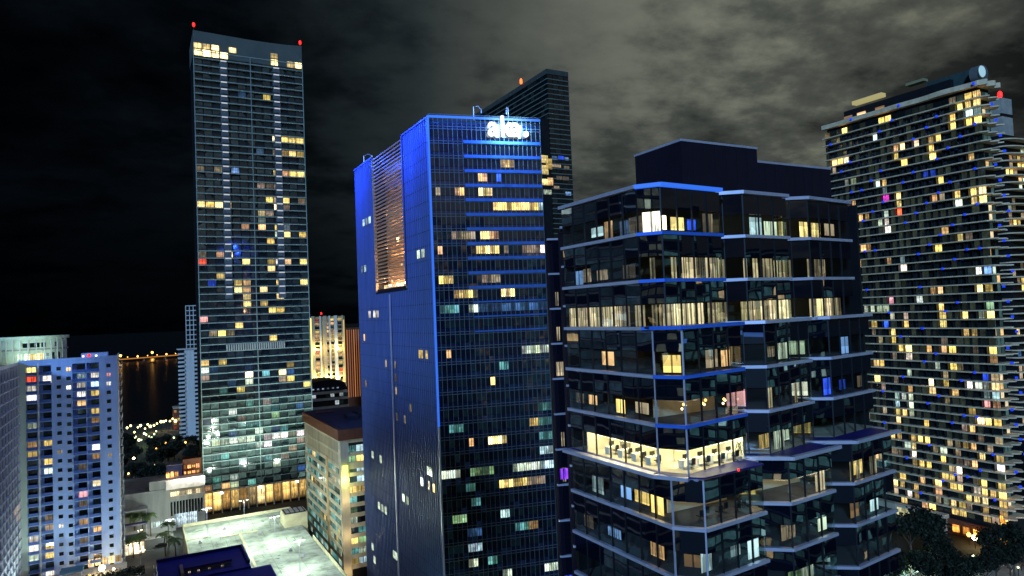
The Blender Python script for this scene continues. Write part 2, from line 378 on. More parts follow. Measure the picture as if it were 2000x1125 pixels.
# lit panes: column,storey,lamp colour
TALLS = """0,3,o 0,18,d 0,20,y 0,26,p 0,34,r 0,35,d 0,42,y 0,47,d 0,64,B 0,65,o 1,24,d 1,31,v 1,42,y 2,3,o 2,9,g 2,16,t 2,20,y 2,24,y 2,32,y 2,35,o 2,42,b 2,47,d 2,64,B 2,65,o 3,9,g 3,24,d 3,35,B 3,42,b 3,64,B 3,65,y 4,6,c 4,9,g 4,12,d 4,16,y 4,25,y 4,30,b 4,31,y 4,47,s 4,64,b 5,9,g 5,18,B 5,28,b 5,29,b 5,30,o 5,31,o 5,34,y 5,39,o 5,58,n 5,65,B 7,8,w 7,9,w 7,14,w 7,28,y 7,30,o 7,39,o 7,40,c 7,41,d 7,45,d 7,50,s 8,9,w 8,12,l 8,23,y 8,27,y 8,33,o 8,34,y 8,37,y 8,41,d 8,43,y 8,45,d 8,58,y 9,2,w 9,6,d 9,9,w 9,17,d 9,18,b 9,27,y 9,29,y 9,31,y 9,34,w 9,38,g 9,39,y 9,42,b 9,43,d 9,45,d 9,47,y 9,50,d 9,52,B 9,64,B 9,65,d 10,2,w 10,7,d 10,9,g 10,17,y 10,19,y 10,34,o 10,38,y 10,39,c 10,42,d 10,43,y 10,47,o 10,50,y 10,52,y 10,65,b 11,2,w 11,8,d 11,9,w 11,47,y 11,50,y 11,52,y 12,16,y 12,31,b 12,34,y 12,38,y 12,43,d 12,47,y 12,50,y 12,52,y 12,64,B"""
AKAS = """0,12,g 1,12,g 1,23,t 1,25,y 1,27,o 1,31,d 2,9,l 2,12,g 2,15,t 2,20,o 2,23,t 2,25,y 3,9,l 3,12,g 3,15,t 3,23,t 3,25,y 4,9,l 4,15,t 4,23,t 4,24,y 4,28,d 5,6,g 5,7,c 5,8,n 5,11,t 5,24,y 5,28,d 5,31,o 6,6,g 6,7,c 6,8,n 6,10,t 6,11,t 6,12,l 6,14,o 6,24,y 6,28,d 6,31,o 7,7,c 7,8,n 7,10,t 7,12,l 7,23,g 7,24,y 7,28,d 8,12,l 8,23,g 8,24,d 8,28,d 9,6,t 9,12,l 9,23,n 9,27,b 10,6,t 10,12,l 10,14,b 10,23,n 10,25,d 10,27,b 10,28,b 10,31,b 10,32,o 11,14,b 11,18,y 11,23,n 11,25,d 11,27,b 11,28,b 11,31,b 11,32,o 12,5,g 12,9,c 12,11,y 12,14,b 12,23,n 12,25,d 12,27,b 12,28,o 12,31,b 13,5,g 13,9,c 13,11,y 13,14,b 13,19,t 13,23,n 13,25,d 13,27,b 13,28,o 13,30,y 14,11,y 14,19,t 14,23,n 14,24,b 14,30,y 14,32,v 15,8,t 15,11,y 15,12,g 15,23,n 15,24,b 15,27,d 15,30,y 15,33,y 16,8,t 16,11,y 16,12,g 16,23,n 16,24,b 16,30,y 16,33,y 17,8,t 17,11,y 17,12,g 17,23,n 17,30,y 17,33,y 18,8,o 18,11,d 18,12,g 18,20,g 18,23,n 18,30,y 19,8,o 19,11,d 19,12,g 19,15,y 19,20,g 19,23,n 19,27,d 19,30,y 20,11,d 20,12,g 20,15,y 20,20,g 20,23,n 20,27,d 20,30,y 21,5,g 21,11,d 21,12,c 21,13,c 21,14,t 21,15,t 21,16,t 21,20,g 21,23,n 21,27,d 21,30,y 22,5,g 22,12,c 22,13,c 22,14,t 22,15,t 22,16,t 22,20,g 22,23,n 22,27,d 22,30,y 23,5,g 23,12,c 23,13,c 23,14,t 23,15,t 23,16,t 23,20,g 23,23,n 23,27,w 23,30,c"""  # teal panes up the right edge are a painted reflection
AKLS = """2,11,y 3,12,g 3,20,y 3,27,g 4,11,o 4,12,g 5,20,y 5,27,g 6,20,y 7,11,g 11,16,d 14,9,g 14,15,d 16,9,g 18,15,d 18,17,d 18,18,d 18,19,d 21,4,g 22,4,g 23,19,d 26,7,g 27,23,w 28,7,g 28,11,g 29,23,w 30,7,g 30,31,c 32,23,w 32,31,c 33,11,g 34,2,g 34,27,c 34,31,c 35,3,g 36,17,o 36,21,o 36,27,c"""
RTS = """0,9,y 0,20,y 0,39,y 1,2,y 1,3,y 1,4,y 1,5,y 1,6,y 1,8,w 1,9,y 1,13,y 1,15,o 1,16,c 1,17,b 1,20,o 1,25,y 1,26,l 1,28,y 1,30,s 1,38,b 1,39,b 1,47,y 1,48,c 1,49,b 1,50,y 2,13,y 2,15,p 2,16,c 2,17,g 2,18,v 2,25,g 2,28,b 2,30,w 2,38,b 2,39,y 2,43,y 2,47,y 2,48,c 2,49,b 2,50,y 3,2,y 3,3,y 3,4,B 3,5,y 3,6,y 3,9,b 3,13,b 3,17,g 3,21,d 3,23,y 3,34,d 3,49,b 4,4,b 4,5,w 4,6,d 4,8,o 4,14,y 4,17,w 4,25,y 4,34,b 4,38,g 4,39,y 4,47,y 4,48,y 4,50,d 5,4,b 6,2,y 6,3,y 6,5,y 6,7,B 6,9,d 6,16,y 6,19,y 6,35,o 6,39,d 6,41,y 6,46,y 7,2,y 7,3,b 7,5,y 7,17,y 7,21,o 7,24,b 7,25,b 7,26,y 7,28,o 7,33,y 7,39,o 7,42,v 7,44,b 7,45,y 7,46,y 8,6,y 8,9,g 8,19,g 8,28,o 8,42,v 9,4,o 9,9,d 9,16,b 9,17,b 9,21,o 9,46,B 10,2,y 10,7,y 10,10,y 10,27,g 11,2,o 11,5,o 11,7,y 11,10,y 11,44,y 11,46,b 12,3,y 12,4,y 12,7,y 12,8,w 12,9,b 12,10,y 12,13,g 12,15,g 12,16,o 12,18,g 12,20,w 12,21,b 12,24,y 12,25,d 12,31,w 12,32,c 12,38,r 12,39,b 12,40,b 12,45,y 12,46,o 13,3,w 13,9,g 13,50,y 14,2,y 14,4,y 14,5,y 14,10,y 14,12,o 14,13,b 14,14,c 14,15,c 14,22,y 14,23,b 14,25,w 14,27,p 14,32,o 14,36,w 14,37,w 14,38,g 14,40,m 14,41,c 14,42,y 14,50,y 15,10,y 15,24,v 15,26,g 15,37,g 15,42,g 15,48,c 15,51,y 16,26,g 17,17,y 17,19,y 17,24,y 17,26,g 17,34,o 17,38,o 18,26,g 18,34,o 18,38,o 19,32,o 19,34,o 19,35,o 19,37,o 19,38,o 19,40,o 19,43,g 20,43,g 20,46,w 20,50,y 21,46,y 21,51,o 22,45,d 22,46,y 22,51,y"""
LEDS = """131.6,52 132.0,47 132.9,38 132.9,42 133.0,33 133.1,10 133.5,5 137.1,46 137.3,33 137.3,37 137.4,19 137.6,8 137.6,14 141.6,45 141.7,36 141.7,41 141.8,27 141.8,32 141.9,14 142.1,7 142.1,18 145.0,49 145.8,44 146.0,40 146.2,26 146.2,31 146.2,35 146.3,13 146.4,7 148.9,48 150.5,16 150.5,34 150.6,21 150.6,39 151.0,6 154.0,47 154.8,15 154.8,38 154.9,33 154.9,43 155.0,24 155.0,29 155.1,20 155.1,24 155.2,10 159.0,52 159.1,37 159.1,42 159.6,4 162.1,50 163.7,23 163.8,18 164.3,8 167.3,49 167.6,40 167.8,44 167.9,26 172.1,43 172.2,34 172.3,39 172.5,16 172.6,12 176.5,42 176.6,38 176.7,34 176.8,29 179.4,52 180.8,37 180.9,46 181.0,28 181.0,42 185.2,45 189.5,49"""
LTS = """-30.0,76.0,y -30.1,73.4,r -30.1,70.7,w -30.1,67.6,w -30.2,59.4,g -26.2,73.4,w -16.8,73.2,c -16.8,70.4,w -17.0,67.3,w -16.9,64.4,o -13.1,73.4,w -13.1,70.2,c -13.2,67.0,y -13.1,61.5,y -13.2,58.3,o -20.1,76.2,o -20.2,70.0,w -9.0,73.3,p -9.1,70.0,w -30.0,53.7,o -30.1,48.6,y -30.3,23.3,w -30.3,21.1,w -30.3,18.3,g -26.0,53.2,y -26.1,48.3,w -25.9,46.0,y -26.1,42.7,g -26.0,29.2,d -26.2,26.4,d -26.0,20.6,y -26.0,17.4,y -26.4,12.8,w -17.0,44.7,d -16.9,36.3,p -17.0,33.6,d -16.9,27.4,o -17.0,21.8,d -12.9,50.0,w -12.9,47.7,o -13.1,38.0,B -13.2,23.8,o -22.7,26.1,w -22.9,48.8,d -9.1,47.3,d"""

# ================================================================ setting: ground, water, roads
g = MB(); g.quad((-1600, -1400, 0), (2600, -1400, 0), (2600, 860, 0), (-1600, 640, 0)); g.build('ground', LAND, None, 'structure')
mw, N_, L_, P_ = newmat('bay_water'); P_.inputs['Base Color'].default_value = (.004, .008, .012, 1); P_.inputs['Roughness'].default_value = .30
w_ = N_.new('ShaderNodeTexNoise'); w_.inputs['Scale'].default_value = .25; w_.inputs['Detail'].default_value = 4; g_ = N_.new('ShaderNodeNewGeometry'); L_.new(g_.outputs['Position'], w_.inputs[0])
b_ = N_.new('ShaderNodeBump'); b_.inputs['Distance'].default_value = .03; L_.new(w_.outputs[0], b_.inputs['Height']); L_.new(b_.outputs[0], P_.inputs['Normal'])
g = MB(); g.quad((-9000, -1400, -1), (9000, -1400, -1), (9000, 14000, -1), (-9000, 14000, -1)); g.build('bay_water', mw, None, 'structure')
def road(name, pl, z, mat): q = MB(); q.poly([(x, y, z) for x, y in pl]); return q.build(name, mat, None, 'structure')
road('road', [(-60, 296), (12, 296), (12, 326), (-60, 326)], .02, ASPH)
road('road', [(-5.4, 200), (11.5, 200), (11.5, 295.9), (-5.4, 295.9)], .02, ASPH)
road('road', [(-5, 400), (20, 400), (45, 700), (20, 700)], .02, ASPH)
road('road', [(80, -60), (96, -60), (96, 150), (80, 150)], .02, ASPH)
road('road', [(96, 96), (420, 96), (420, 112), (96, 112)], .02, ASPH)
bx('pavement', None, -6, 11, 326.2, 334, 0, .14, PAVE)['kind'] = 'structure'
bx('pavement', None, 225, 262, 112.2, 126, 0, .14, PAVE)['kind'] = 'structure'
bx('pavement', None, 96.5, 225, 112.2, 116, 0, .14, PAVE)['kind'] = 'structure'
g = MB()
for k in range(9): g.quad((-56 + k * 7, 311, .03), (-52.5 + k * 7, 311, .03), (-52.5 + k * 7, 311.2, .03), (-56 + k * 7, 311.2, .03))
for k in range(10): g.quad((-.1 + 3, 206 + k * 9, .03), (.1 + 3, 206 + k * 9, .03), (3.1, 210 + k * 9, .03), (2.9, 210 + k * 9, .03))
for k in range(40): g.quad((100 + k * 8, 103.9, .03), (104 + k * 8, 103.9, .03), (104 + k * 8, 104.1, .03), (100 + k * 8, 104.1, .03))
g.build('road_markings', PAINT, None, 'structure')

# ================================================================ tall slab tower (left of centre)
TX0, TX1, TY = 24.7, 75.2, 351.7
tall = thing('apartment_tower', (50, 370, 0), 'tallest dark glass tower with red beacons and bright warm windows under its blank grey crown', 'tower')
bx('tower_body', tall, TX0 + .3, TX1 - .3, TY + 1.3, TY + 26, 0, 222, DARKM)
TALL = parse(TALLS)
rl = random.Random(4)
for j in range(3, 20):
    for i in range(13):
        if (i, j) not in TALL and rl.random() < .16: TALL[(i, j)] = rl.choice('ttggn')
nc, fh = 13, 3.42; cw = (TX1 - TX0) / nc
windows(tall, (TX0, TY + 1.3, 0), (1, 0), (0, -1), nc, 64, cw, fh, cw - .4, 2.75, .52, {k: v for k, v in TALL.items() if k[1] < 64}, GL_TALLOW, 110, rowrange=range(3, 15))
windows(tall, (TX0, TY + 1.3, 0), (1, 0), (0, -1), nc, 64, cw, fh, cw - .55, 2.55, .52, {k: v for k, v in TALL.items() if k[1] < 64}, GL_TALL, 185, rowrange=range(15, 64), skip=lambda i, j: j == 22 and 3 <= i <= 9)
for j in range(3, 65): bx('floor_slab', tall, TX0 - .15, TX1 + .15, TY - .1, TY + 1.2, j * fh - .22, j * fh + .2, SLAB_T)
g = MB()
for j in range(3, 64):   # glazed balustrades between the slabs
    for i in range(nc):
        if (i, j) in TALL or random.random() < .12: continue
        x = TX0 + i * cw; g.quad((x + .3, TY + .02, j * fh + .2), (x + cw - .3, TY + .02, j * fh + .2), (x + cw - .3, TY + .02, j * fh + 1.05), (x + .3, TY + .02, j * fh + 1.05))
g.build('balustrade_glazing', dark_glass('glass_balustrade', (.02, .03, .035), .02, (.35, .5, .55), thr=.5, rough=.1), tall, 'stuff')
for xc in (37.9, 62.4):  # the two lit shafts: a pale bar at every floor edge
    for j in range(30, 64):
        o = bx('slab_light', tall, xc - 1.35, xc + 1.35, TY - .2, TY - .11, j * fh - .5, j * fh + .1, BARLT)
    bx('shaft_wall', tall, xc - 1.7, xc + 1.7, TY + .5, TY + 1.15, 100, 218, solid('shaft_wall_%d' % xc, (.10, .12, .15), .7))
for i in range(26):      # louvre band of the plant floor
    bx('louvre', tall, 36 + i * 1.05, 36.6 + i * 1.05, TY - .3, TY + .4, 22 * fh + .1, 23 * fh - .3, CONC)
for k in range(3): bx('mullion_fin', tall, (TX0 - .1, 50, TX1 - .2)[k], (TX0 + .25, 50.3, TX1 + .15)[k], TY - .25, TY + .1, 6, 219, SLAB_T)
# the crown: two lit storeys, then the blank screen wall
crown_top = [(TX0, 228.6), (37, 228.2), (50, 227.8), (60, 227.8), (68, 228.0), (TX1, 228.6)]
crownm = solid('crown_screen', (.085, .10, .10), .8, var=.15, scale=.1)
g = MB()
for (xa, za), (xb, zb) in zip(crown_top, crown_top[1:]):
    n = len(g.v); g.v += [(xa, TY + .2, 222.3), (xb, TY + .2, 222.3), (xb, TY + .2, zb), (xa, TY + .2, za), (xa, TY + 1, 222.3), (xb, TY + 1, 222.3), (xb, TY + 1, zb), (xa, TY + 1, za)]
    g.f += [(n, n + 1, n + 2, n + 3), (n + 5, n + 4, n + 7, n + 6), (n + 3, n + 2, n + 6, n + 7)]
g.box(TX0, TX0 + .5, TY + 1, TY + 26, 218, 228); g.box(TX1 - .5, TX1, TY + 1, TY + 26, 218, 227)
g.build('crown', crownm, tall)
crown_w = {(0, 0): 'B', (1, 0): 'B', (2, 0): 'B', (3, 0): 'b', (9, 0): 'B', (11, 0): 'b', (12, 0): 'B', (0, 1): 'o', (1, 1): 'o', (2, 1): 'b', (4, 1): 'B', (9, 1): 'd'}
for (i, j), c in crown_w.items():
    col, s = COLS[c]
    o = cbox('window', tall, (TX0 + (i + .5) * cw, TY + .05, 64 * fh - (1.4 if j == 0 else -1.9) + .6), (cw - .7, .1, 2.9 if j == 0 else 2.5), LIT); o.color = (1, .74, .30, s * 1.2 / 10)
bx('upper_wall', tall, TX0, TX1, TY + .2, TY + 1.2, 216.3, 222.3, crownm)
for x, z in ((25.2, 229.4), (74.6, 228.4)):
    g = MB(); g.tube([(x, TY + .6, z - 1), (x, TY + .6, z + 1.0)], .12); m_ = g.build('beacon_mast', DARKM, tall)
    g = MB(); g.tube([(x, TY + .6, z + 1.0), (x, TY + .6, z + 1.5), (x, TY + .6, z + 2.6), (x, TY + .6, z + 3)], [.4, .62, .6, .2], 12); g.build('beacon', RED, tall)
# uplights added to lighten the lower storeys
for x in (30, 46, 62):
    bx('added_uplight', tall, x - .5, x + .5, TY - 26, TY - 25.4, 14.6, 15.2, LAMPC)
    point('added_uplight_beam', (x, TY - 25, 15.6), 52000, (.75, .95, .80), .12, tall, spot=110, aim=(x, TY, 52))
# gilded lobby storeys behind the garage
for i in range(13):
    col = random.choice([(1, .62, .18), (1, .7, .3), (1, .55, .15)])
    o = cbox('lobby_window', tall, (TX0 + (i + .5) * cw, TY + .9, 5.4), (cw - .6, .1, 8.8), LIT); o.color = (*col, random.uniform(.06, .16))
    bx('lobby_column', tall, TX0 + i * cw - .25, TX0 + i * cw + .25, TY - .3, TY + .8, 0, 10.1, TAN)
bx('lobby_soffit', tall, TX0 - .2, TX1 + .2, TY - .5, TY + .7, 9.9, 10.6, TAN)

# ================================================================ blue office and hotel tower
AX0, AX1, AY0, AY1, AZ = 66.07, 96.17, 162.46, 231.4, 139.0
aka = thing('blue_tower', (82, 197, 0), 'blue lit slab tower with a glowing white sign and a slatted side recess', 'tower')
afh = 3.8
# solid core, notched for the recess on the long side (Y 182.3..210.8, z 97..138)
bx('tower_body', aka, AX0 + .3, AX1 - .3, AY0 + .3, AY1, 0, 97, DARKM)
bx('tower_body', aka, AX0 + 4.2, AX1 - .3, AY0 + .3, AY1, 97, AZ - .8, DARKM)
for y0, y1 in ((AY0 + .3, 182.3), (210.8, AY1)): bx('tower_body', aka, AX0 + .3, AX0 + 4.2, y0, y1, 97, AZ - .8, DARKM)
# short face: panes, mullions, transoms
AKAW = parse(AKAS); an = 24; aw = (AX1 - AX0) / an
windows(aka, (AX0, AY0 + .15, 0), (1, 0), (0, -1), an, 36, aw, afh, aw - .1, 2.1, .58, AKAW, GL_BLUE, 295, rowrange=range(2, 36), tilt=.01)
g = MB()
for j in range(2, 37):
    for i in range(an):
        a = random.gauss(0, .006); b = random.gauss(0, .006); x = AX0 + i * aw; z = j * afh - .55
        g.quad((x + .05, AY0 + .1, z), (x + aw - .05, AY0 + .1 + a, z), (x + aw - .05, AY0 + .1 + a + b, z + 1.6), (x + .05, AY0 + .1 + b, z + 1.6))
g.build('spandrel_glazing', dark_glass('glass_spandrel_blue', (.004, .012, .045), .02, (.1, .25, .8), thr=.6, wav=.005), aka, 'stuff')
for i in range(an + 1): bx('mullion', aka, AX0 + i * aw - .045, AX0 + i * aw + .045, AY0 - .12, AY0 + .1, 2, AZ, MULL)
for j in range(2, 37):
    for dz in (.12, 1.05 + 2.2): bx('transom', aka, AX0, AX1, AY0 - .06, AY0 + .09, j * afh + dz - .05, j * afh + dz + .05, MULL)
for j in range(25, 36):
    o = bx('blue_lit_spandrel', aka, AX0 + 9.0, AX1 - .05, AY0 - .3, AY0 - .13, j * afh - .42, j * afh + .38, MULLB)
for j in (22, 23, 24): bx('blue_lit_spandrel', aka, AX0 + 10, AX1 - .4, AY0 - .25, AY0 - .13, j * afh - .2, j * afh + .2, MULLB)
# long face: blue panels, fins and scattered panes
g = MB()
for y0, y1, z0, z1 in ((AY0, 182.3, 0, AZ), (210.8, AY1, 0, AZ), (182.3, 210.8, 0, 95.6)):
    g.quad((AX0, y1, z0), (AX0, y0, z0), (AX0, y0, z1), (AX0, y1, z1))
g.build('side_cladding', BLUEP, aka)
g = MB(); k = 0; y = AY0 + .9
while y < AY1:
    top = 95.6 if 182 < y < 211 else AZ - .2
    if 182 < y < 183 or 210.5 < y < 211.3: pass
    g.box(AX0 - .32, AX0 - .003, y - .07, y + .07, 0, top); y += 1.45
g.build('fins', BLUEF, aka, 'stuff')
bx('seam_fin', aka, AX0 - .7, AX0 - .33, 196.2, 196.7, 0, 95, FASC)
AKL = parse(AKLS)
for (i, j), c in AKL.items():
    y = AY0 + i * 1.7 + .85; col, s = COLS[c]
    o = cbox('window', aka, (AX0 - .36, y, j * afh + 2), (1.25 if c in 'doy' else 1.9, .06, 2.2), LIT, -math.pi / 2); o.color = (*col, s * .8 / 10)
# faint joints at every floor of the cladding
for j in range(1, 36): bx('floor_joint', aka, AX0 - .10, AX0 - .01, AY0, 182.2 if j > 24 else AY1, j * afh - .06, j * afh + .06, NAVY)
# recess: dark cheeks, warm soffit, bronze slats
bx('recess_wall', aka, AX0 + 4.0, AX0 + 4.15, 182.3, 210.8, 97, AZ - 1, BRONZE)
bx('recess_floor', aka, AX0 - .2, AX0 + 4, 182.3, 210.8, 95.7, 96.2, NAVY)
for i in range(36):
    z = 99.0 + i * 1.12
    bx('slat', aka, AX0 - .02, AX0 + .5, 182.9, 210.2, z, z + .38, BRONZE)
for y in (182.45, 210.55): bx('recess_frame', aka, AX0 - .25, AX0 + .6, y - .14, y + .14, 96.2, AZ - .6, BRONZE)
recl = glow('recess_lamp', (1, .55, .25), 3.2, 'FRONT')
for z in (99, 106, 113, 120): bx('recess_lamp', aka, AX0 + 1.2, AX0 + 3.6, 182.6, 182.75, z, z + 1.2 + (z == 99) * 3, recl)
for i in range(14):
    o = cbox('recess_window', aka, (AX0 + 2.5, 183.4 + i * 2, 97.5), (1.7, .1, 1.7), LIT, -math.pi / 2); o.color = (1, .66 + random.uniform(-.1, .2), .35, random.uniform(.05, .25))
for q in range(4): point('recess_lamp_light', (AX0 + 1.5, 186 + q * 7, 98.2), 700, (1, .55, .3), .3, aka)
for q in range(3):
    for z in (108, 118, 128): point('recess_lamp_light', (AX0 + 2.2, 187 + q * 9, z), (330, 170, 70)[(108, 118, 128).index(z)], (1, .52, .22), .3, aka)
for (yy, zz_) in ((185, 121.5), (184.5, 114), (186, 109), (185, 103), (200, 112), (197, 104)):
    o = cbox('recess_window', aka, (AX0 + 3.85, yy, zz_), (1.6, .1, 1.5), LIT, -math.pi / 2); o.color = (1, .7, .35, .3)
# edges
bx('corner_strip', aka, AX0 - .45, AX0 + .05, AY0 - .45, AY0 - .14, 60, AZ + .3, EDGEB)
bx('corner_trim', aka, AX0 - .4, AX0 + .05, AY0 - .4, AY0 - .14, 0, 59.9, FASC)
bx('parapet_strip', aka, AX0 - .3, AX1 + .1, AY0 - .4, AY0 - .1, AZ + .02, AZ + .62, EDGEB)
for y0, y1 in ((AY0, 182.3), (210.8, AY1)): bx('parapet', aka, AX0 - .35, AX0 + .3, y0, y1, AZ + .01, AZ + .5, BLUEF)
bx('roof_deck', aka, AX0 + .3, AX1 - 1, AY0 + .2, AY1, AZ - .7, AZ - .3, ROOFD)
for y in (AY0 + .2, 182.2): bx('edge_trim', aka, AX0 - .55, AX0 - .35, y - .3, y + .1, 97, AZ, BLUEF)
# added unseen blue area lights off the parapet, washing both faces
for y, l_ in ((172.3, 19), (221, 19)): area('added_facade_wash', (AX0 - 9, y, AZ + 2), 17000, (.02, .09, 1), 1, l_, (AX0, y, AZ - 34), aka, rot=(1, 0, .3))
area('added_facade_wash', (AX0 + 15, AY0 - 9, AZ + 2), 8000, (.03, .18, 1), 28, 1, (AX0 + 15, AY0, AZ - 26), aka, rot=(1, 0, 0))
# roof davits
for x, y, dx, dy in ((78.2, 160.5, 2.0, -.5), (87.4, 158.4, -.5, .1), (AX0 + 1, 223, 1.6, -4)):
    g = MB(); g.tube([(x, y, AZ), (x, y, AZ + 3.6), (x + dx * .55, y + dy * .5, AZ + 3.9), (x + dx, y + dy, AZ + 2.9), (x + dx, y + dy, AZ + 2.0)], .13, 6); g.build('davit', FASC, aka)
# the sign: three letters and a full stop
sign = thing('rooftop_sign', (89.6, AY0 - .8, 135.6), 'glowing white lowercase letters high on the short face of the blue tower', 'sign')
def letter(ch, x, z, size, name, sx=1.0):
    c = bpy.data.curves.new('letter', 'FONT'); c.body = ch; c.size = size; c.extrude = .18; c.offset = .012 * size; c.bevel_depth = .04
    o = bpy.data.objects.new('tmp', c); COL.objects.link(o); dg = bpy.context.evaluated_depsgraph_get(); dg.update()
    m = bpy.data.meshes.new_from_object(o.evaluated_get(dg)); bpy.data.objects.remove(o)
    m.transform(Matrix.Rotation(math.pi / 2, 4, 'X') @ Matrix.Scale(sx, 4, (1, 0, 0)))
    q = bpy.data.objects.new(name, m); q.location = (x - 89.6, -.1, z - 135.6); m.materials.clear(); m.materials.append(SIGNW); COL.objects.link(q); q.parent = sign
letter('a', 81.6, 134.7, 7.4, 'letter', .86); letter('k', 84.95, 134.7, 7.5, 'letter', .82); letter('a', 87.75, 134.7, 7.4, 'letter', .86); letter('.', 90.9, 134.8, 9.5, 'full_stop')
bx('sign_rail', sign, 81.6, 93, AY0 - .45, AY0 - .35, 134.4, 134.52, DARKM)
area('sign_halo_light', (87.4, AY0 - 3, 137), 5200, (.36, .76, 1), 9, 3.5, (87.4, AY0, 136), sign, rot=(1, 0, 0))  # added area light before the letters, for their halo on the facade
# the short face is not square to the long one: swing everything on it 13 degrees about the front corner
def swing(o, ang=math.radians(-13)):
    off = rloc(o.parent); p = o.location + off - Vector((AX0, AY0, 0)); p.rotate(Matrix.Rotation(ang, 3, 'Z'))
    o.location = p + Vector((AX0, AY0, 0)) - off; o.rotation_euler.rotate_axis('Z', ang) if False else None
    o.rotation_euler = (Matrix.Rotation(ang, 3, 'Z') @ o.rotation_euler.to_matrix()).to_euler()
def is_face(o):
    n = o.name.split('.')[0]
    if n in ('mullion', 'transom', 'blue_lit_spandrel', 'parapet_strip', 'spandrel_glazing'): return True
    if n == 'window_glazing': return True
    y = o.location.y + 197; x = o.location.x + 82
    return (n == 'window' and y < AY0 + .5 and x > AX0 - .1) or (n == 'added_facade_wash' and y < AY0)
for o in list(aka.children):
    if is_face(o): swing(o)
swing(sign)
g = MB(); g.prism([(AX0 + .35, AY0 + .38), (AX0 + 29.2, AY0 - 6.4), (AX0 + 29.3, AY0 + 4), (AX0 + .35, AY0 + 4)], 0, AZ - .3); g.build('tower_front', DARKM, aka)

# ================================================================ dark banded tower behind the blue one
bt = thing('banded_tower', (255, 420, 0), 'dark tower with pale floor bands and an orange beacon rising behind the blue tower', 'tower')
BX, BY = 237.8, 376.6
bx('tower_body', bt, BX + .4, BX + 17, BY + .4, BY + 110, 0, 246, DARKM)
g = MB()
for j in range(36, 74):
    z = j * 3.3
    for i in range(4): g.quad((BX + .6 + i * 4.2, BY + .1, z + .4), (BX + 4.4 + i * 4.2, BY + .1 + random.gauss(0, .03), z + .4), (BX + 4.4 + i * 4.2, BY + .1, z + 2.9), (BX + .6 + i * 4.2, BY + .1 + random.gauss(0, .03), z + 2.9))
    for i in range(26): g.quad((BX + .1, BY + 4.4 + i * 4.2, z + .4), (BX + .1 + random.gauss(0, .03), BY + .6 + i * 4.2, z + .4), (BX + .1, BY + .6 + i * 4.2, z + 2.9), (BX + .1 + random.gauss(0, .03), BY + 4.4 + i * 4.2, z + 2.9))
g.build('window_glazing', GL_DARK, bt, 'stuff')
bandm = solid('band_pale', (.13, .17, .16), .7)
for j in range(36, 74): bx('floor_band', bt, BX - .15, BX + 17.2, BY - .15, BY + 110, j * 3.3 - .25, j * 3.3 + .3, bandm)
bx('crown', bt, BX, BX + 17.1, BY, BY + 110, 74 * 3.3, 247.5, solid('crown_dark', (.05, .06, .06), .8))
bx('notch_wall', bt, BX - 6, BX - .2, BY - .5, BY + 20, 0, 214, DARKM)
g = MB(); g.tube([(BX - .5, BY + 33, 247), (BX - .5, BY + 33, 249.4)], .25); g.build('beacon_mast', DARKM, bt)
g = MB(); g.tube([(BX - .5, BY + 33, 247.6), (BX - .5, BY + 33, 248.4), (BX - .5, BY + 33, 250.6), (BX - .5, BY + 33, 251.6)], [.6, .95, .9, .3], 12); g.build('beacon', ORB, bt)
for x, z, w, h, c in ((-5.2, 187, 5, 5, 'b'), (-5.2, 180, 5.2, 6, 'b'), (-2, 184, 4.6, 7, 'y'), (-5.2, 172, 6, 4, 'b'), (-1.5, 172.5, 4, 5, 'o'), (-4, 165.5, 6, 3, 'g'), (3, 188.5, 4, 2.4, 's'), (8, 189, 4.2, 2.4, 'v'), (12.4, 188.6, 3, 2, 's'), (4, 183.4, 7, 2, 'd'), (12, 182.8, 4, 2, 'd'), (6, 175.5, 4.5, 2.4, 'd'), (11, 175.4, 4.5, 2.4, 'd'), (12.5, 165.4, 4, 2.4, 's'), (3.5, 169, 4, 2, 'd')):
    col, s = COLS[c]; o = cbox('window', bt, (BX + x + .5, BY - (.7 if x < 0 else .1), z), (w, .1, h), LIT); o.color = (*col, s / 10)

# ================================================================ condo tower with wavy balconies (right)
RX, RY0, RY1, RTOP = 263.18, 130.3, 194.0, 163.6
rt = thing('condo_tower', (280, 160, 0), 'broad condominium tower with wavy cream balcony edges and blue balcony lights at the right', 'tower')
bx('tower_body', rt, RX + 1.6, RX + 9.5, RY0 + 1.8, RY1 - 1.2, 0, 162, DARKM)
RTW = parse(RTS)
for j in range(2, 24):
    for i in range(24):
        if (i, j) not in RTW and rl.random() < (.20 if j < 12 else .13): RTW[(i, j)] = rl.choice('ddgydoy')
rfh = 3.16; rn = 24; rw = 66 / rn
windows(rt, (RX + 1.5, 128 + 0, 0), (0, 1), (-1, 0), rn, 51, rw, rfh, rw - .35, 2.55, .5, RTW, GL_COND, 298, rowrange=range(2, 51), skip=lambda i, j: not (130.8 < 128 + (i + .5) * rw < 193.6))
def wavy(seed, L_, amp):
    """balcony plate: wavy edge along -X side and round the near corner"""
    rnd = random.Random(seed); n = 40; pts = []
    for i in range(n + 1):
        y = RY1 - .2 - (RY1 - RY0 - .6) * i / n
        pts.append((RX - .35 - amp * .5 * (1 + math.sin(i * .55 + seed * 1.3)) * (0.5 if i < 30 else 1), y))
    k = 14
    for i in range(k + 1):
        x = RX + 1 + (9.5) * i / k
        pts.append((x, RY0 - .5 - .9 * (1 + math.sin(i * .8 + seed * .9))))
    pts += [(RX + 10.5, RY0 + 2), (RX + 2, RY0 + 2), (RX + 2, RY1 - 1)]
    return pts
plates = []
for s_ in range(4):
    g = MB(); g.prism([(x - 280, y - 160) for x, y in wavy(s_, 0, .5)], -.21, .2); m = mesh('plate', g.v, g.f); m.materials.append(SLAB_R); plates.append(m)
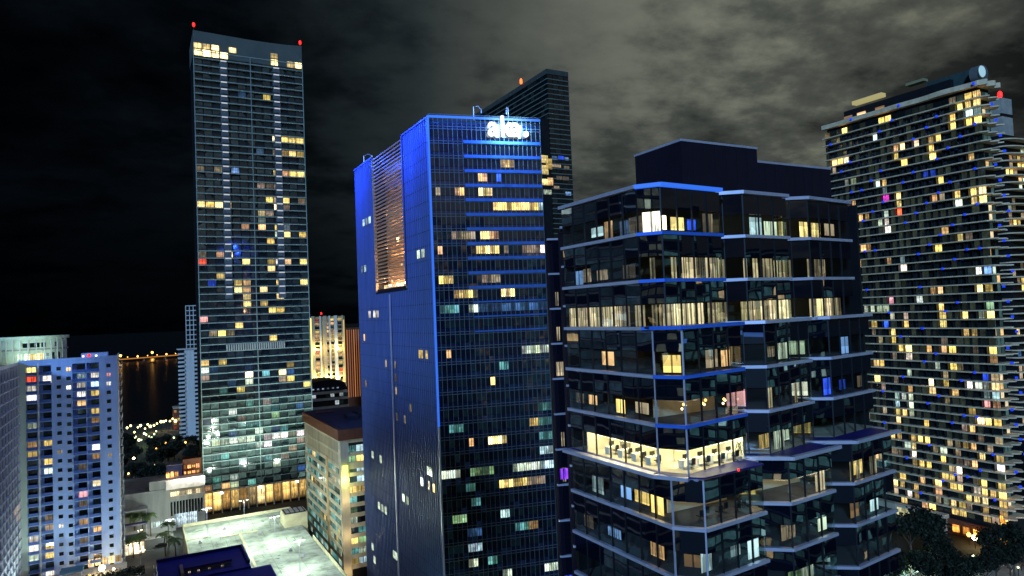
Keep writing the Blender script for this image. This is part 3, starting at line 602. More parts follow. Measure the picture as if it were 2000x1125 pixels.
for j in range(3, 51):
    o = bpy.data.objects.new('balcony_slab', plates[(j // 2) % 4]); o.location = (0, 0, j * rfh); link(o, rt, SLAB_R)
g = MB(); g.prism(wavy(2, 0, .9), 162.1, 163.9); g.build('roof_slab', SLAB_R, rt)
g = MB()
for j in range(3, 50):   # balcony dividers, small and many
    for i in range(25):
        y = 128 + i * rw
        if 131 < y < 193.5 and random.random() < .8: g.box(RX + .1, RX + 1.4, y - .06, y + .06, j * rfh + .22, (j + 1) * rfh - .22)
g.build('balcony_dividers', DARKM, rt, 'stuff')
for q in LEDS.split():
    y, j = q.split(','); y = float(y); j = int(j)
    if j < 3 or j > 52: continue
    g_z = min(j * rfh, 163.0)
    cbox('balcony_light', rt, (RX - 1.1, y, g_z - .0), (.7, .6, .8), LEDB)
for k in range(26):
    cbox('balcony_light', rt, (RX + 2.5 + (k % 4) * 2.2, RY0 - 2.4, (49 - k * 1.7) * rfh), (.7, .7, .8), LEDB)
# near-corner return face: a few lit panes and balcony ends
g = MB()
for j in range(3, 51):
    for i in range(3): g.quad((RX + 2 + i * 2.4, RY0 + 1.7, j * rfh + .3), (RX + 4 + i * 2.4, RY0 + 1.7, j * rfh + .3), (RX + 4 + i * 2.4, RY0 + 1.7, j * rfh + 2.8), (RX + 2 + i * 2.4, RY0 + 1.7, j * rfh + 2.8))
g.build('end_glazing', far_window('end_windows', .86, .8), rt, 'stuff')
# roof: plant boxes, awnings and the round end of the roof screen
bx('plant_room', rt, RX + 4, RX + 12, 142, 186, 163.8, 168.5, DARKM)
bx('plant_room', rt, RX + 6, RX + 10, 134, 152, 163.8, 170.5, solid('roof_box_teal', (.03, .06, .06), .7))
g = MB(); g.rbox((RX + 4, 174.5, 170.6), (.0, 1), 13, 3, 1.5); g.build('roof_canopy', glow('canopy_lit', (.8, .72, .30), .42), rt)
g = MB(); g.rbox((RX + 5, 155, 171.5), (0, 1), 7, 3, 1.0); g.build('roof_canopy', solid('canopy_dim', (.3, .28, .15), .8), rt)
g = MB(); g.tube([(RX + 4, 134, 167.2), (RX + 4, 131, 167.2), (RX + 4, 130.4, 167.2)], [2.9, 2.9, 2.7], 24); g.build('roof_drum', solid('drum', (.12, .13, .14), .6), rt)
g = MB(); g.tube([(RX + 2.2, 130.2, 167.3), (RX + 2.2, 129.9, 167.3)], [2.1, 1.9], 24); g.build('round_sign', glow('round_light', (.45, .80, 1), .6), rt)
for y in (176, 182, 168):
    o = cbox('terrace_lamp', rt, (RX + 1, y, 164.8), (.5, 3.6, 1.0), LIT); o.color = (1, .6, .3, .1)
# podium strip in pale stone under the tower
bx('podium_wall', rt, RX - 3, RX - .2, 150, 190, 0, 6.8, TAN)
bx('podium_wall', rt, RX - 1.6, RX - .2, RY0, 150, 0, 5.4, BROWN)
for i in range(7):
    o = cbox('podium_window', rt, (RX - 3.1, 153 + i * 2.4, 4.4), (2.0, .1, 2.8), LIT, -math.pi / 2); o.color = (.9, .85, .4, .09)
for i in range(5):
    o = cbox('podium_window', rt, (RX - 1.8, 132.5 + i * 3.6, 2.6), (2.4, .1, 2.6), LIT, -math.pi / 2); o.color = (1, .38, .06, .18)

# second tower behind it, cut by the frame
r2 = thing('balcony_tower', (345, 165, 0), 'narrow grey tower with curved balconies and a red beacon, half hidden at the right edge', 'tower')
bx('tower_body', r2, 331, 352, 156, 180, 0, 157, DARKM)
bx('stair_head', r2, 330.8, 339.5, 155.5, 166, 157, 173.2, solid('stair_head', (.40, .38, .34), .8))
bx('stair_band', r2, 330.6, 339.7, 155.3, 166.2, 165, 166.2, DARKM)
g = MB(); k = 16; pl = [(331, 170)] + [(341 + 11.5 * math.cos(math.pi + math.pi * i / k), 157 + 5 * math.sin(math.pi + math.pi * i / k)) for i in range(k + 1)] + [(352, 170)]
g.prism([(x - 345, y - 165) for x, y in pl], -.25, .25); pm = mesh('plate', g.v, g.f); pm.materials.append(SLAB_R)
for j in range(8, 50): o = bpy.data.objects.new('balcony_slab', pm); o.location = (0, 0, j * 3.16); link(o, r2, SLAB_R)
for j in range(8, 49):
    for i in range(5):
        c = random.choices('dygnyo', [5, 2, 2, 1, 1, 1])[0] if random.random() < .32 else None
        if c: col, s = COLS[c]; o = cbox('window', r2, (333 + i * 3.4, 155.9, j * 3.16 + 1.6), (2.4, .1, 2.4), LIT); o.color = (*col, s / 10)
g = MB(); g.tube([(334.4, 157.5, 173.2), (334.4, 157.5, 174.2)], .3); g.build('beacon_mast', DARKM, r2)
g = MB(); g.tube([(334.4, 157.5, 174.0), (334.4, 157.5, 174.6), (334.4, 157.5, 176.2), (334.4, 157.5, 176.9)], [.6, .95, .9, .3], 12); g.build('beacon', RED, r2)

# ================================================================ stepped glass office building (nearest)
gb = thing('office_building', (56, 54, 0), 'near stepped glass office block with serrated bays, blue lit ledges and lit rooms', 'building')
LVL = 4.3
def plan(bays):
    """outline from the far left end round the serrated front; returns list of (p, q, kind, bay)"""
    segs = []; p = (40.32, 62.0); segs.append((p, bays[0][0], 'left', 0))
    for b, (c, k, e, r_) in enumerate(bays):
        segs.append((c, k, 'chamfer', b)); segs.append((k, e, 'face', b))
        if r_: segs.append((e, r_, 'return', b)); segs.append((r_, bays[b + 1][0], 'chamfer', b + 1) if False else None)
    return [s for s in segs if s]
PU = [((40.32, 49.3), (41.66, 47.6), (49.6, 48.25), (49.9, 50.9)), ((49.9, 50.9), (53.0, 48.5), (59.8, 48.9), (60.1, 51.1)), ((60.1, 51.1), (63.4, 49.1), (71.8, 50.2), None)]
PM = [((40.32, 47.95), (41.6, 45.6), (50.3, 47.1), (50.7, 49.8)), ((50.7, 49.8), (53.4, 47.0), (61.4, 48.3), (61.8, 51.2)), ((61.8, 51.2), (64.9, 48.5), (73.6, 49.7), None)]
PL = [((40.32, 46.4), (42.0, 44.3), (49.8, 44.9), (50.2, 48.6)), ((50.2, 48.6), (53.9, 45.4), (60.9, 46.0), (61.3, 49.2)), ((61.3, 49.2), (64.8, 46.5), (72.8, 47.3), None)]
def outline(bays, grow=0.0):
    pts = [(40.32 - grow, 62.0)]
    for c, k, e, r_ in bays:
        pts.append((c[0] - grow, c[1] - grow * .3)); pts.append((k[0] - grow * .3, k[1] - grow)); pts.append((e[0], e[1] - grow))
        if r_: pass
    out = []
    for q in pts:
        if not out or (abs(q[0] - out[-1][0]) + abs(q[1] - out[-1][1])) > .05: out.append(q)
    out.append((bays[-1][2][0] + .3, 62.0)); return out
zs = [99.0 - LVL * i for i in range(24)]       # floor lines from the top down
def plan_at(zf):   # plan of the storey whose floor is at zf
    return PU if zf > 86 else (PM if zf > 73 else PL)
# lit rooms and painted reflections of storeys: (level index from the top) -> bay/left -> style per pane
STY = {
 (1, 'left', 0): '.. c. o. s. d. y.', (1, 'face', 0): 'B. b. v. d. y.', (1, 'chamfer', 0): 'w.', (1, 'chamfer', 1): 'd.', (1, 'face', 1): '. c. g. g.', (1, 'chamfer', 2): 'b.', (1, 'face', 2): 'b. b. d. .',
 (2, 'left', 0): 's. d. d. . d. .', (2, 'chamfer', 0): 'T.', (2, 'face', 0): 'T. T. T. T.', (2, 'chamfer', 1): 'T.', (2, 'face', 1): 'T. t. . .', (2, 'chamfer', 2): 'T.', (2, 'face', 2): 't. T. . .',
 (3, 'left', 0): 'T. T. U. U. T. t.', (3, 'chamfer', 0): 'T.', (3, 'face', 0): 'U. U. U. T.', (3, 'chamfer', 1): 'T.', (3, 'face', 1): 'U. U. U. .', (3, 'chamfer', 2): 'U.', (3, 'face', 2): 'T. U. t. .',
 (4, 'left', 0): '. . o. . . .', (4, 'face', 0): '. . d. o.', (4, 'face', 1): '. d. g. .', (4, 'chamfer', 2): 'g.', (4, 'face', 2): '. . s. .', (4, 'chamfer', 0): 'y.', (4, 'chamfer', 1): 'o.',
 (5, 'left', 0): 'd. o. . y. d. .', (5, 'face', 2): 'v. v. . d.', (5, 'chamfer', 1): 'p.', (5, 'face', 1): 't. t. t.', (5, 'chamfer', 2): 'w.',
 (6, 'face', 1): 'y. g. g. .', (6, 'chamfer', 2): 'y.', (6, 'chamfer', 1): 'd.', (7, 'left', 0): '. c. . s. y. y.', (7, 'chamfer', 2): 'o.',  # yellow and green panes of the middle bay stand for reflections
 (7, 'face', 0): 'q. q. q. q.', (7, 'chamfer', 1): 'y.', (7, 'face', 1): 'q. q. T. T.', (7, 'face', 2): 't. y. t. .',
 (8, 'face', 2): 'o. . c. .', (8, 'face', 1): 'd. . g. .', (8, 'chamfer', 0): 'o.', (8, 'face', 0): 'c. . c. c.', (8, 'chamfer', 2): 'c.', (8, 'left', 0): 'd. . s. . . o.', (9, 'face', 1): 'l. g. . g.', (9, 'chamfer', 2): 'c.', (9, 'chamfer', 0): 'd.', (10, 'left', 0): 'l. l. . . . .',  # cyan panes of the first bay stand for reflections
}
CREAMB = lit_window('lit_blind', .9)
npane = 0
left_only = zs
slabm = solid('slab_dark', (.08, .08, .09), .8)
for li, zt in enumerate(zs[:-1]):
    zf = zt - LVL; P = plan_at(zf + .1); ol = outline(P)
    idx = li + 1
    # floor plate
    g = MB(); g.prism([(x, y) if True else 0 for x, y in ol], zf - .12, zf + .06); g.build('floor_plate', slabm, gb)
    lit_level = idx in (6,)
    for sgi, sgx in enumerate(plan(P)):
        (p, q, kind, bay) = sgx
        if zf < 38 and kind == 'return': continue
        p = Vector((*p, 0)); q = Vector((*q, 0)); d = (q - p); ln = d.length; d.normalize(); nrm = Vector((d.y, -d.x, 0))
        rz = math.atan2(d.y, d.x)
        if nrm.dot(Vector((-1, -1, 0))) < 0 and kind != 'return': nrm = -nrm
        if kind == 'return': nrm = Vector((1, 0, 0))
        mid = (p + q) / 2
        # ledge at the floor line
        fm = FASC if (kind == 'left' or bay > 0 or idx in (7, 8, 9)) else FASB
        if idx == 6 and kind != 'return':
            cbox('ledge', gb, mid + nrm * .45 + Vector((0, 0, zf - .05)), (ln + .5, 1.2, .34), FASC, rz)
        elif kind != 'return' or True:
            cbox('ledge', gb, mid + nrm * .10 + Vector((0, 0, zf)), (ln + .16, .42, .30), fm if kind != 'return' else DARKM, rz)
        n = max(1, round(ln / 2.2)); w = ln / n
        sty = STY.get((idx, kind, bay), '').replace('.', '. ').split()
        for i in range(n):
            c = p + d * ((i + .5) * w)
            t = sty[i].replace('.', '') if i < len(sty) else ''
            til = (random.gauss(0, .008), 0, random.gauss(0, .010))
            cbox('window', gb, c + Vector((0, 0, zf + 1.17)), (w - .10, .05, 1.98), VIS, rz, tilt=(til[0] * .5, 0, til[2] * .5))
            cbox('spandrel_panel', gb, c + Vector((0, 0, zf + 3.2)), (w - .07, .08, 1.92), GL_OFF, rz, tilt=til)
            if i: cbox('mullion', gb, p + d * (i * w) + nrm * .05 + Vector((0, 0, zf + 2.15)), (.09, .16, 3.9), DARKM, rz)
            inn = c - nrm * .35
            if t in ('T', 't', 'U'):   # blinds, drawn panel by panel
                nb = 3; fr = [random.random() for _ in range(nb)]
                for b in range(nb):
                    if t == 't' and fr[b] < .5: continue
                    if t != 't' and fr[b] < .18: continue
                    bc = inn + d * ((b - 1) * w / nb)
                    o = cbox('blind', gb, bc + Vector((0, 0, zf + 1.15)), (w / nb - random.choice([.03, .03, .25]), .04, 1.95), CREAMB, rz)
                    k = {'U': .115, 'T': .05, 't': .028}[t] * random.uniform(.75, 1.2); o.color = (1, random.uniform(.76, .86), .46, k)
                if t == 'U': o = cbox('room_glow', gb, inn - nrm * .5 + Vector((0, 0, zf + 1.15)), (w - .1, .04, 1.9), LIT, rz); o.color = (1, .85, .4, .08)
            elif t and t in COLS and t != 'q':
                col, s = COLS[t]
                o = cbox('room_and_reflection_pane', gb, c - nrm * random.uniform(.5, 1.4) + Vector((0, 0, zf + random.uniform(1.0, 1.3))), (w * random.uniform(.55, .95), .05, random.uniform(.9, 1.9)), LIT, rz); o.color = (*col, s * .75 / 10)
        if kind in ('chamfer', 'left') : cbox('corner_post', gb, q + nrm * .02 + Vector((0, 0, zf + 2.15)), (.14, .14, 4.0), FASC if bay == 0 and idx > 3 else DARKM, rz)
# roof slabs where the building steps, and the roof edge in blue light
for zt, P, m in ((99.02, PU, ROOFD), (86.12, PM, DARKM), (73.22, PL, ROOFB)):
    g = MB(); g.prism(outline(P, .12 if zt > 80 else .25), zt - .02 - (0 if zt > 98 else .0), zt + .12); g.build('roof_deck', m, gb)
for (p, q, kind, bay) in plan(PU):
    if kind == 'return': continue
    p = Vector((*p, 0)); q = Vector((*q, 0)); d = (q - p).normalized(); nrm = Vector((d.y, -d.x, 0))
    if nrm.dot(Vector((-1, -1, 0))) < 0: nrm = -nrm
    cbox('roof_edge', gb, (p + q) / 2 + nrm * .14 + Vector((0, 0, 99.1)), ((q - p).length + .3, .5, .34), FASC if (kind == 'left' or bay) else EDGEB, math.atan2(d.y, d.x))
for (p, q, kind, bay) in plan(PM):
    if kind == 'return' or kind == 'left': continue
    p = Vector((*p, 0)); q = Vector((*q, 0)); d = (q - p).normalized(); nrm = Vector((d.y, -d.x, 0))
    if nrm.dot(Vector((-1, -1, 0))) < 0: nrm = -nrm
    cbox('roof_edge', gb, (p + q) / 2 + nrm * .20 + Vector((0, 0, 86.14)), ((q - p).length + .3, .5, .32), FASC if bay else FASB, math.atan2(d.y, d.x))
for (p, q, kind, bay) in plan(PL):
    if kind == 'return' or kind == 'left': continue
    p = Vector((*p, 0)); q = Vector((*q, 0)); d = (q - p).normalized(); nrm = Vector((d.y, -d.x, 0))
    if nrm.dot(Vector((-1, -1, 0))) < 0: nrm = -nrm
    if bay == 0: continue
    cbox('roof_edge', gb, (p + q) / 2 + nrm * .7 + Vector((0, 0, 73.3)), ((q - p).length + .9, .5, .34), FASC, math.atan2(d.y, d.x))
g = MB(); g.prism([(x + .15, y + .15) for x, y in outline(PM)], 73.35, 73.37); g.build('room_floor', solid('room_floor', (.5, .45, .36), .6), gb)
# core and back of the rooms
bx('core_wall', gb, 44.4, 71.5, 54.2, 61.5, 0, 98.9, solid('core_wall', (.05, .048, .044), .85))
bx('back_wall', gb, 40.5, 73.5, 61.8, 62.3, 0, 99, DARKM)
bx('side_wall', gb, 73.7, 74.0, 50.5, 62.3, 0, 99, DARKM)
# the lit office storey (73.2 - 77.5): cream walls, ceiling lights
zf = 73.2
bx('room_wall', gb, 43.6, 50.2, 50.4, 50.5, zf + .08, zf + 2.9, CREAM); bx('room_wall', gb, 43.5, 43.6, 50.4, 59.5, zf + .08, zf + 2.9, CREAM)
bx('room_wall', gb, 40.6, 43.5, 59.4, 59.5, zf + .08, zf + 2.9, BEIGE); bx('room_wall', gb, 50.1, 50.2, 47.3, 50.4, zf + .08, zf + 2.9, CREAM)
bx('ceiling', gb, 40.5, 43.5, 49.3, 59.4, zf + 2.6, zf + 2.7, CREAM)
for i in range(5): bx('ceiling_light', gb, 41.2, 42.2, 49.8 + i * 2.0, 51.0 + i * 2.0, zf + 2.5, zf + 2.59, CEIL)
for i in range(4): bx('ceiling_light', gb, 42.4 + i * 1.95, 43.9 + i * 1.95, 47.6, 48.6, zf + 2.5, zf + 2.59, CEIL)
bx('screen', gb, 47.0, 48.8, 50.25, 50.38, zf + 1.2, zf + 2.3, SCRB)
bx('door_panel', gb, 44.2, 45.2, 50.28, 50.39, zf + .1, zf + 2.2, BEIGE)
bx('wall_panel', gb, 43.38, 43.49, 52, 53.4, zf + .6, zf + 2.2, BEIGE); bx('wall_panel', gb, 43.38, 43.49, 56, 57.6, zf + .6, zf + 2.2, FLOORM)
# meeting storey below (68.9)
zf = 68.9
bx('room_wall', gb, 42.5, 50, 49.6, 49.7, zf + .08, zf + 2.9, BEIGE); bx('room_wall', gb, 52.5, 61, 50.0, 50.1, zf + .08, zf + 2.9, BEIGE)
for i in range(3): bx('ceiling_light', gb, 43.4 + i * 2.2, 44.9 + i * 2.2, 46.6, 47.2, zf + 2.7, zf + 2.79, CEILD)
for i in range(3): bx('ceiling_light', gb, 54.4 + i * 2.2, 55.9 + i * 2.2, 47.2, 47.8, zf + 2.7, zf + 2.79, CEILD)
# restaurant storey (77.5)
zf = 77.5
bx('room_wall', gb, 42.5, 50.3, 50.9, 51.0, zf + .08, zf + 2.9, BEIGE)
for i in range(3): bx('ceiling_light', gb, 43.4 + i * 2.2, 44.6 + i * 2.2, 48.6, 48.9, zf + 2.7, zf + 2.79, CEILD)
for i in range(9):
    g = MB(); x = 43 + i * .85; y = 47.6 + (i % 3) * .7; z = zf + 1.2 + (i % 2) * .25
    g.tube([(x, y, z + .12), (x, y, z), (x, y, z - .12)], [.05, .13, .05], 8); g.build('pendant_lamp', (LAMPO if i % 2 else glow('pendant_warm_%d' % i, (1, .7, .35), 4)), gb)
# mechanical penthouses with lit coping
def plant(pl, z1):
    g = MB(); g.prism(pl, 99.15, z1); g.build('plant_screen', NAVY, gb)
    for i in range(len(pl)):
        p = Vector((*pl[i], 0)); q = Vector((*pl[(i + 1) % len(pl)], 0)); d = q - p
        cbox('coping', gb, (p + q) / 2 + Vector((0, 0, z1 + .1)), (d.length + .12, .16, .22), FASC, math.atan2(d.y, d.x))
        n = int(d.length / 1.5)
        for k in range(1, n): cbox('screen_joint', gb, p + d * k / n + Vector((0, 0, (99.15 + z1) / 2)), (.06, .10, z1 - 99.4), DARKM, math.atan2(d.y, d.x))
plant([(47.55, 50.9), (58.2, 50.9), (58.2, 58.1), (47.55, 58.1)], 104.4)
plant([(58.4, 51.3), (70.6, 51.3), (70.6, 57.5), (58.4, 57.5)], 103.1)
# the receding bays of the rear wing, seen in the gap beside the blue tower
for x0, x1, y0, y1, off in ((40.5, 41.6, 62.5, 63.4, -1.9), (44.4, 45.8, 71.6, 72.4, -2.1)):
    bx('rear_wing', gb, x0 + .1, x1 + 6, y0 + .1, y1, 0, 99 + off - .5, NAVY)
    for k in range(23):
        z = 99 + off - k * LVL
        if z < 6: break
        w = x1 - x0
        cbox('ledge', gb, (x0 + .75, y0, z), (1.6, .35, .22), FASC, -.35)
        cbox('window', gb, (x0 + .75, y0 + .1, z - 3.1), (1.4, .05, 1.9), VIS if k == 3 else GL_OFF, -.35)
        cbox('spandrel_panel', gb, (x0 + .75, y0 + .1, z - 1.1), (1.4, .06, 1.9), GL_OFF, -.35, tilt=(random.gauss(0, .01), 0, random.gauss(0, .01)))
        if k in (1, 3, 2, 5, 6):
            o = cbox('blind', gb, (x0 + .9, y0 - .03, z - 3.1), (.35 if k != 3 else 1.3, .05, 1.7), CREAMB, -.35); o.color = (1, .82, .5, .04 if k != 3 else .08)
        if k in (6, 9): o = cbox('blind', gb, (x0 + .8, y0 - .03, z - 3), (1.1, .05, 1.3), LIT, -.35); o.color = (.05, .1, 1, .12) if k == 9 else (.25, .05, .9, .12)
# small red ledge lamp and two green exit lamps
cbox('ledge_lamp', gb, (45.9, 44.0, 73.45), (.12, .12, .22), RED)
for x, y, z in ((42.6, 48.3, 88.7), (47.6, 48.9, 88.9)): cbox('exit_lamp', gb, (x, y - .4, z), (.2, .06, .18), glow('exit_green_%d' % int(x), (.02, .9, .3), 2.2))
area('ledge_wash', (46, 40.5, 84.5), 25, (.1, .3, 1), 12, .5, (46, 46, 83), gb, rot=(1, 0, 0))

# furniture of the lit office storey: things of their own
def desk(x, y, z, label):
    t = thing('office_desk', (x, y, z), label, 'desk', 'desks in the lit office storey')
    bx('desk_top', t, x - .7, x + .7, y - .38, y + .38, z + .70, z + .74, CREAM)
    for sx in (-.62, .62):
        bx('leg', t, x + sx - .04, x + sx + .04, y - .34, y + .34, z, z + .699, WHITE)
    bx('screen', t, x - .3, x + .3, y + .1, y + .14, z + .82, z + 1.2, BLACKM); bx('screen_stand', t, x - .05, x + .05, y + .08, y + .16, z + .741, z + .82, BLACKM)
def chair(x, y, z, label):
    t = thing('office_chair', (x, y, z), label, 'chair', 'chairs in the lit office storey')
    bx('seat', t, x - .24, x + .24, y - .24, y + .24, z + .42, z + .5, DARKM); bx('backrest', t, x - .22, x + .22, y - .28, y - .22, z + .52, z + 1.0, DARKM)
    g = MB(); g.tube([(x, y, z + .08), (x, y, z + .42)], .03); 
    for a in range(5): g.tube([(x, y, z + .1), (x + .27 * math.cos(a * 1.257), y + .27 * math.sin(a * 1.257), z + .05)], .02, 5)
    g.build('swivel_base', BLACKM, t)
for i in range(4):
    desk(41.9, 50.6 + i * 2.1, 73.37, 'pale desk with a black screen behind the lit left windows'); chair(41.8, 49.9 + i * 2.1, 73.37, 'dark swivel chair at a desk behind the lit left windows')
for i in range(4):
    desk(43.3 + i * 1.8, 47.7, 73.37, 'pale desk with a black screen behind the lit front windows'); chair(43.3 + i * 1.8, 47.0, 73.37, 'dark swivel chair at a desk behind the lit front windows')
for i in range(6):
    x = 43.2 + i * 1.15; chair(x, 46.2 + (i % 2) * .5, 68.97, 'dark chair in the dimmer meeting room below the terrace')
pl_ = thing('potted_plant', (49.2, 46.9, 73.27), 'leafy green potted plant by the right end of the lit office', 'plant')
g = MB(); g.tube([(49.2, 46.9, 73.27), (49.2, 46.9, 73.7)], [.16, .22], 10); g.build('pot', TAN, pl_)
g = MB()
for i in range(90):
    a = random.uniform(0, 6.28); rr_ = random.uniform(.05, .42); z = 73.7 + random.uniform(.1, 1.3); x = 49.2 + rr_ * math.cos(a); y = 46.9 + rr_ * math.sin(a)
    g.quad((x, y, z), (x + .1, y + .03, z + .05), (x + .12, y + .02, z + .2), (x + .02, y, z + .16))
g.build('foliage', LEAFL, pl_)

# ================================================================ blue and white apartment block (left)
LX0, LX1, LY = -33.25, -6.6, 260.5; LZ = 78.4; lfh = 2.9
lt = thing('apartment_block', (-20, 275, 0), 'blue washed apartment block with stacked recessed balconies at the left', 'building')
bx('block_body', lt, LX0 + .2, LX1 - .2, LY + 2.2, LY + 26, 0, LZ - .5, WHITE)
# wall piers between the recesses (x from the photograph), recess = balcony column
piers = [(LX0, -31.4, GREYGREEN), (-28.45, -28.0, WHITE), (-24.8, -19.2, BLUEW), (-15.55, -15.3, BLUEW), (-11.9, LX1, BLUEW)]
for x0, x1, m in piers: bx('wall_pier', lt, x0, x1, LY, LY + 2.2, 0, LZ, m)
recs = [(-31.4, -28.45, -31.25, -28.95), (-28.0, -24.8, -27.1, -24.95), (-19.2, -15.55, -18.0, -15.75), (-15.3, -11.9, -14.15, -12.05)]
lit_l = {}
for q in LTS.split():
    a, b, c = q.split(','); lit_l[(float(a), float(b))] = c
def lt_col(xa, xb, z):
    for (a, b), c in lit_l.items():
        if xa - .3 <= a <= xb + .3 and abs(b - z) < 1.35: return c
    return None
nfl = 26
for ri, (x0, x1, wx0, wx1) in enumerate(recs):
    bx('recess_wall', lt, x0, x1, LY + 1.6, LY + 2.19, 0, LZ, BLUEW)
    bx('recess_head', lt, x0, x1, LY + .02, LY + 1.6, LZ - 1.0, LZ - .01, BLUEW)
    for j in range(nfl):
        zc = LZ - 2.6 - j * lfh
        if zc < 3: continue
        c = lt_col(wx0, wx1, zc)
        o = cbox('balcony_door', lt, ((wx0 + wx1) / 2, LY + 1.54, zc), (wx1 - wx0, .1, 2.2), LIT if c else GL_DARK)
        if c: col, s = COLS[c]; o.color = (*col, s * .9 / 10)
        bx('balcony_slab', lt, x0 + .02, x1 - .02, LY - .35, LY + 1.5, zc - 1.45, zc - 1.27, BLUEW)
        bx('railing', lt, x0 + .05, x1 - .05, LY - .33, LY - .28, zc - 1.26, zc - .35, solid('rail_blue', (.06, .13, .42), .5) if 'rail_blue' not in MATS else MATS['rail_blue'])
for xw, off in ((-22.8, 0), (-20.2, .35), (-9.2, 0)):
    for j in range(nfl):
        zc = LZ - 2.3 - j * lfh - off
        if zc < 3: continue
        c = lt_col(xw - .5, xw + .5, zc)
        o = cbox('window', lt, (xw, LY - .02, zc), (1.15, .1, 1.1), LIT if c else GL_DARK)
        if c: col, s = COLS[c]; o.color = (*col, s / 10)
        bx('sill', lt, xw - .65, xw + .65, LY - .14, LY - .07, zc - .68, zc - .58, WHITE)
bx('parapet', lt, LX0, LX1, LY - .05, LY + .35, LZ + .002, LZ + .9, BLUEW); bx('parapet', lt, LX1 - .35, LX1 + .02, LY + .36, LY + 26, LZ + .002, LZ + .9, WHITE)
bx('roof_deck', lt, LX0, LX1 - .36, LY + .36, LY + 26, LZ - .45, LZ + .1, CONC)
bx('roof_house', lt, -17, -9.5, LY + 5, LY + 12, LZ + .1, LZ + 1.9, BLUEW)
# right flank: pale end wall with balcony ends
bx('flank_wall', lt, LX1 - .19, LX1 + .05, LY + .01, LY + 9, 0, LZ, solid('flank_cream', (.62, .56, .46), .7, streak=True))
for j in range(nfl):
    zc = LZ - 2.6 - j * lfh
    bx('flank_slab', lt, LX1 + .06, LX1 + .75, LY + 9.2, LY + 24, zc - 1.45, zc - 1.2, WHITE); bx('flank_railing', lt, LX1 + .70, LX1 + .76, LY + 9.2, LY + 24, zc - 1.19, zc - .3, WHITE)
# near wing, running towards the camera and out of the frame
bx('wing_body', lt, LX0 - 14, LX0 - .1, LY - 44, LY + 2, 0, LZ - .4, solid('wing_grey', (.30, .34, .42), .75, streak=True))
bx('wing_parapet', lt, LX0 - .5, LX0 + .02, LY - 44, LY - .02, LZ - .39, LZ + .5, WHITE)
litw = {(12, 13): 'o', (12, 12): 'o', (14, 13): 'o', (5, 20): 'w'}
wd, wdl = [], []
for j in range(nfl):
    zc = LZ - 2.6 - j * lfh
    for i in range(17):
        y = LY - 2.2 - i * 2.5
        c = {(1, 14): 'o', (1, 15): 'o', (3, 14): 'o', (2, 22): 'y'}.get((i, j))
        o = cbox('window', lt, (LX0 - .06, y, zc), (1.5, .1, 1.9), LIT if c else GL_DARK, math.pi / 2)
        if c: col, s = COLS[c]; o.color = (*col, s * .7 / 10)
    bx('wing_slab', lt, LX0 - .05, LX0 + .45, LY - 43, LY - .8, zc - 1.4, zc - 1.22, WHITE)
for i in range(9): bx('wing_fin', lt, LX0 - .02, LX0 + .42, LY - 3.5 - i * 5, LY - 3.3 - i * 5, 2, LZ - .5, WHITE)
# penthouse drum on the roof
drum_lit = solid('drum_pale_green', (.62, .74, .62), .7)
cxp, cyp = -33, 290
g = MB(); k = 40
def ell(rx, ry, z): return [(cxp + rx * math.cos(2 * math.pi * i / k), cyp + ry * math.sin(2 * math.pi * i / k), z) for i in range(k)]
def drum(name, rx, ry, z0, z1, mat):
    g = MB(); g.prism([(x, y) for x, y, z in ell(rx, ry, 0)], z0, z1); return g.build(name, mat, lt)
drum('penthouse_wall', 10.2, 9.4, 77.4, 85.6, drum_lit); drum('penthouse_roof', 11.0, 10.2, 85.6, 86.6, drum_lit); drum('penthouse_ring', 10.6, 9.8, 81.9, 82.4, CONC)
for a in range(-150, -18, 12):
    t = math.radians(a); x = cxp + 10.35 * math.cos(t); y = cyp + 9.55 * math.sin(t)
    cbox('drum_column', lt, (cxp + 10.7 * math.cos(t), cyp + 9.9 * math.sin(t), 81.8), (.3, .3, 7.6), WHITE, t)
for a, z, c in ((-92, 79.4, 'w'), (-84, 79.4, 'b'), (-76, 79.4, 'b'), (-68, 79.4, 'b'), (-60, 79.4, 'c'), (-95, 83.6, None), (-84, 83.6, None), (-76, 83.6, None), (-66, 83.6, None), (-50, 79.6, None), (-38, 79.6, None), (-42, 83.6, None), (-104, 79.4, 'g')):
    t = math.radians(a)
    o = cbox('penthouse_window', lt, (cxp + 10.28 * math.cos(t), cyp + 9.5 * math.sin(t), z), (1.25, .12, 2.6 if z < 82 else 1.5), LIT if c else GL_DARK, t + math.pi / 2)
    if c: col, s = COLS[c]; o.color = (*col, s / 10)
point('terrace_lamp_light', (-36, 270, 80.5), 2600, (.75, 1, .72), .4, lt); point('terrace_lamp_light', (-25, 274, 80.5), 900, (.75, 1, .72), .4, lt)
g = MB(); g.tube([(-14.6, LY + 1.2, LZ + .1), (-14.6, LY + 1.2, LZ + .9)], .1); g.build('beacon_mast', DARKM, lt)
g = MB(); g.tube([(-14.6, LY + 1.2, LZ + .8), (-14.6, LY + 1.2, LZ + 1.1), (-14.6, LY + 1.2, LZ + 1.8)], [.35, .6, .3], 10); g.build('beacon', RED, lt)
for x, c in ((-16.2, LAMPW), (-12.6, glow('lamp_pale', (.95, .95, .6), 2.5))):
    g = MB(); g.tube([(x, LY + 1.2, LZ + .1), (x, LY + 1.2, LZ + 1.4)], [.25, .3]); g.build('roof_lamp', glow('lamp_pink', (1, .6, .6), 2.5) if c is LAMPW else c, lt)

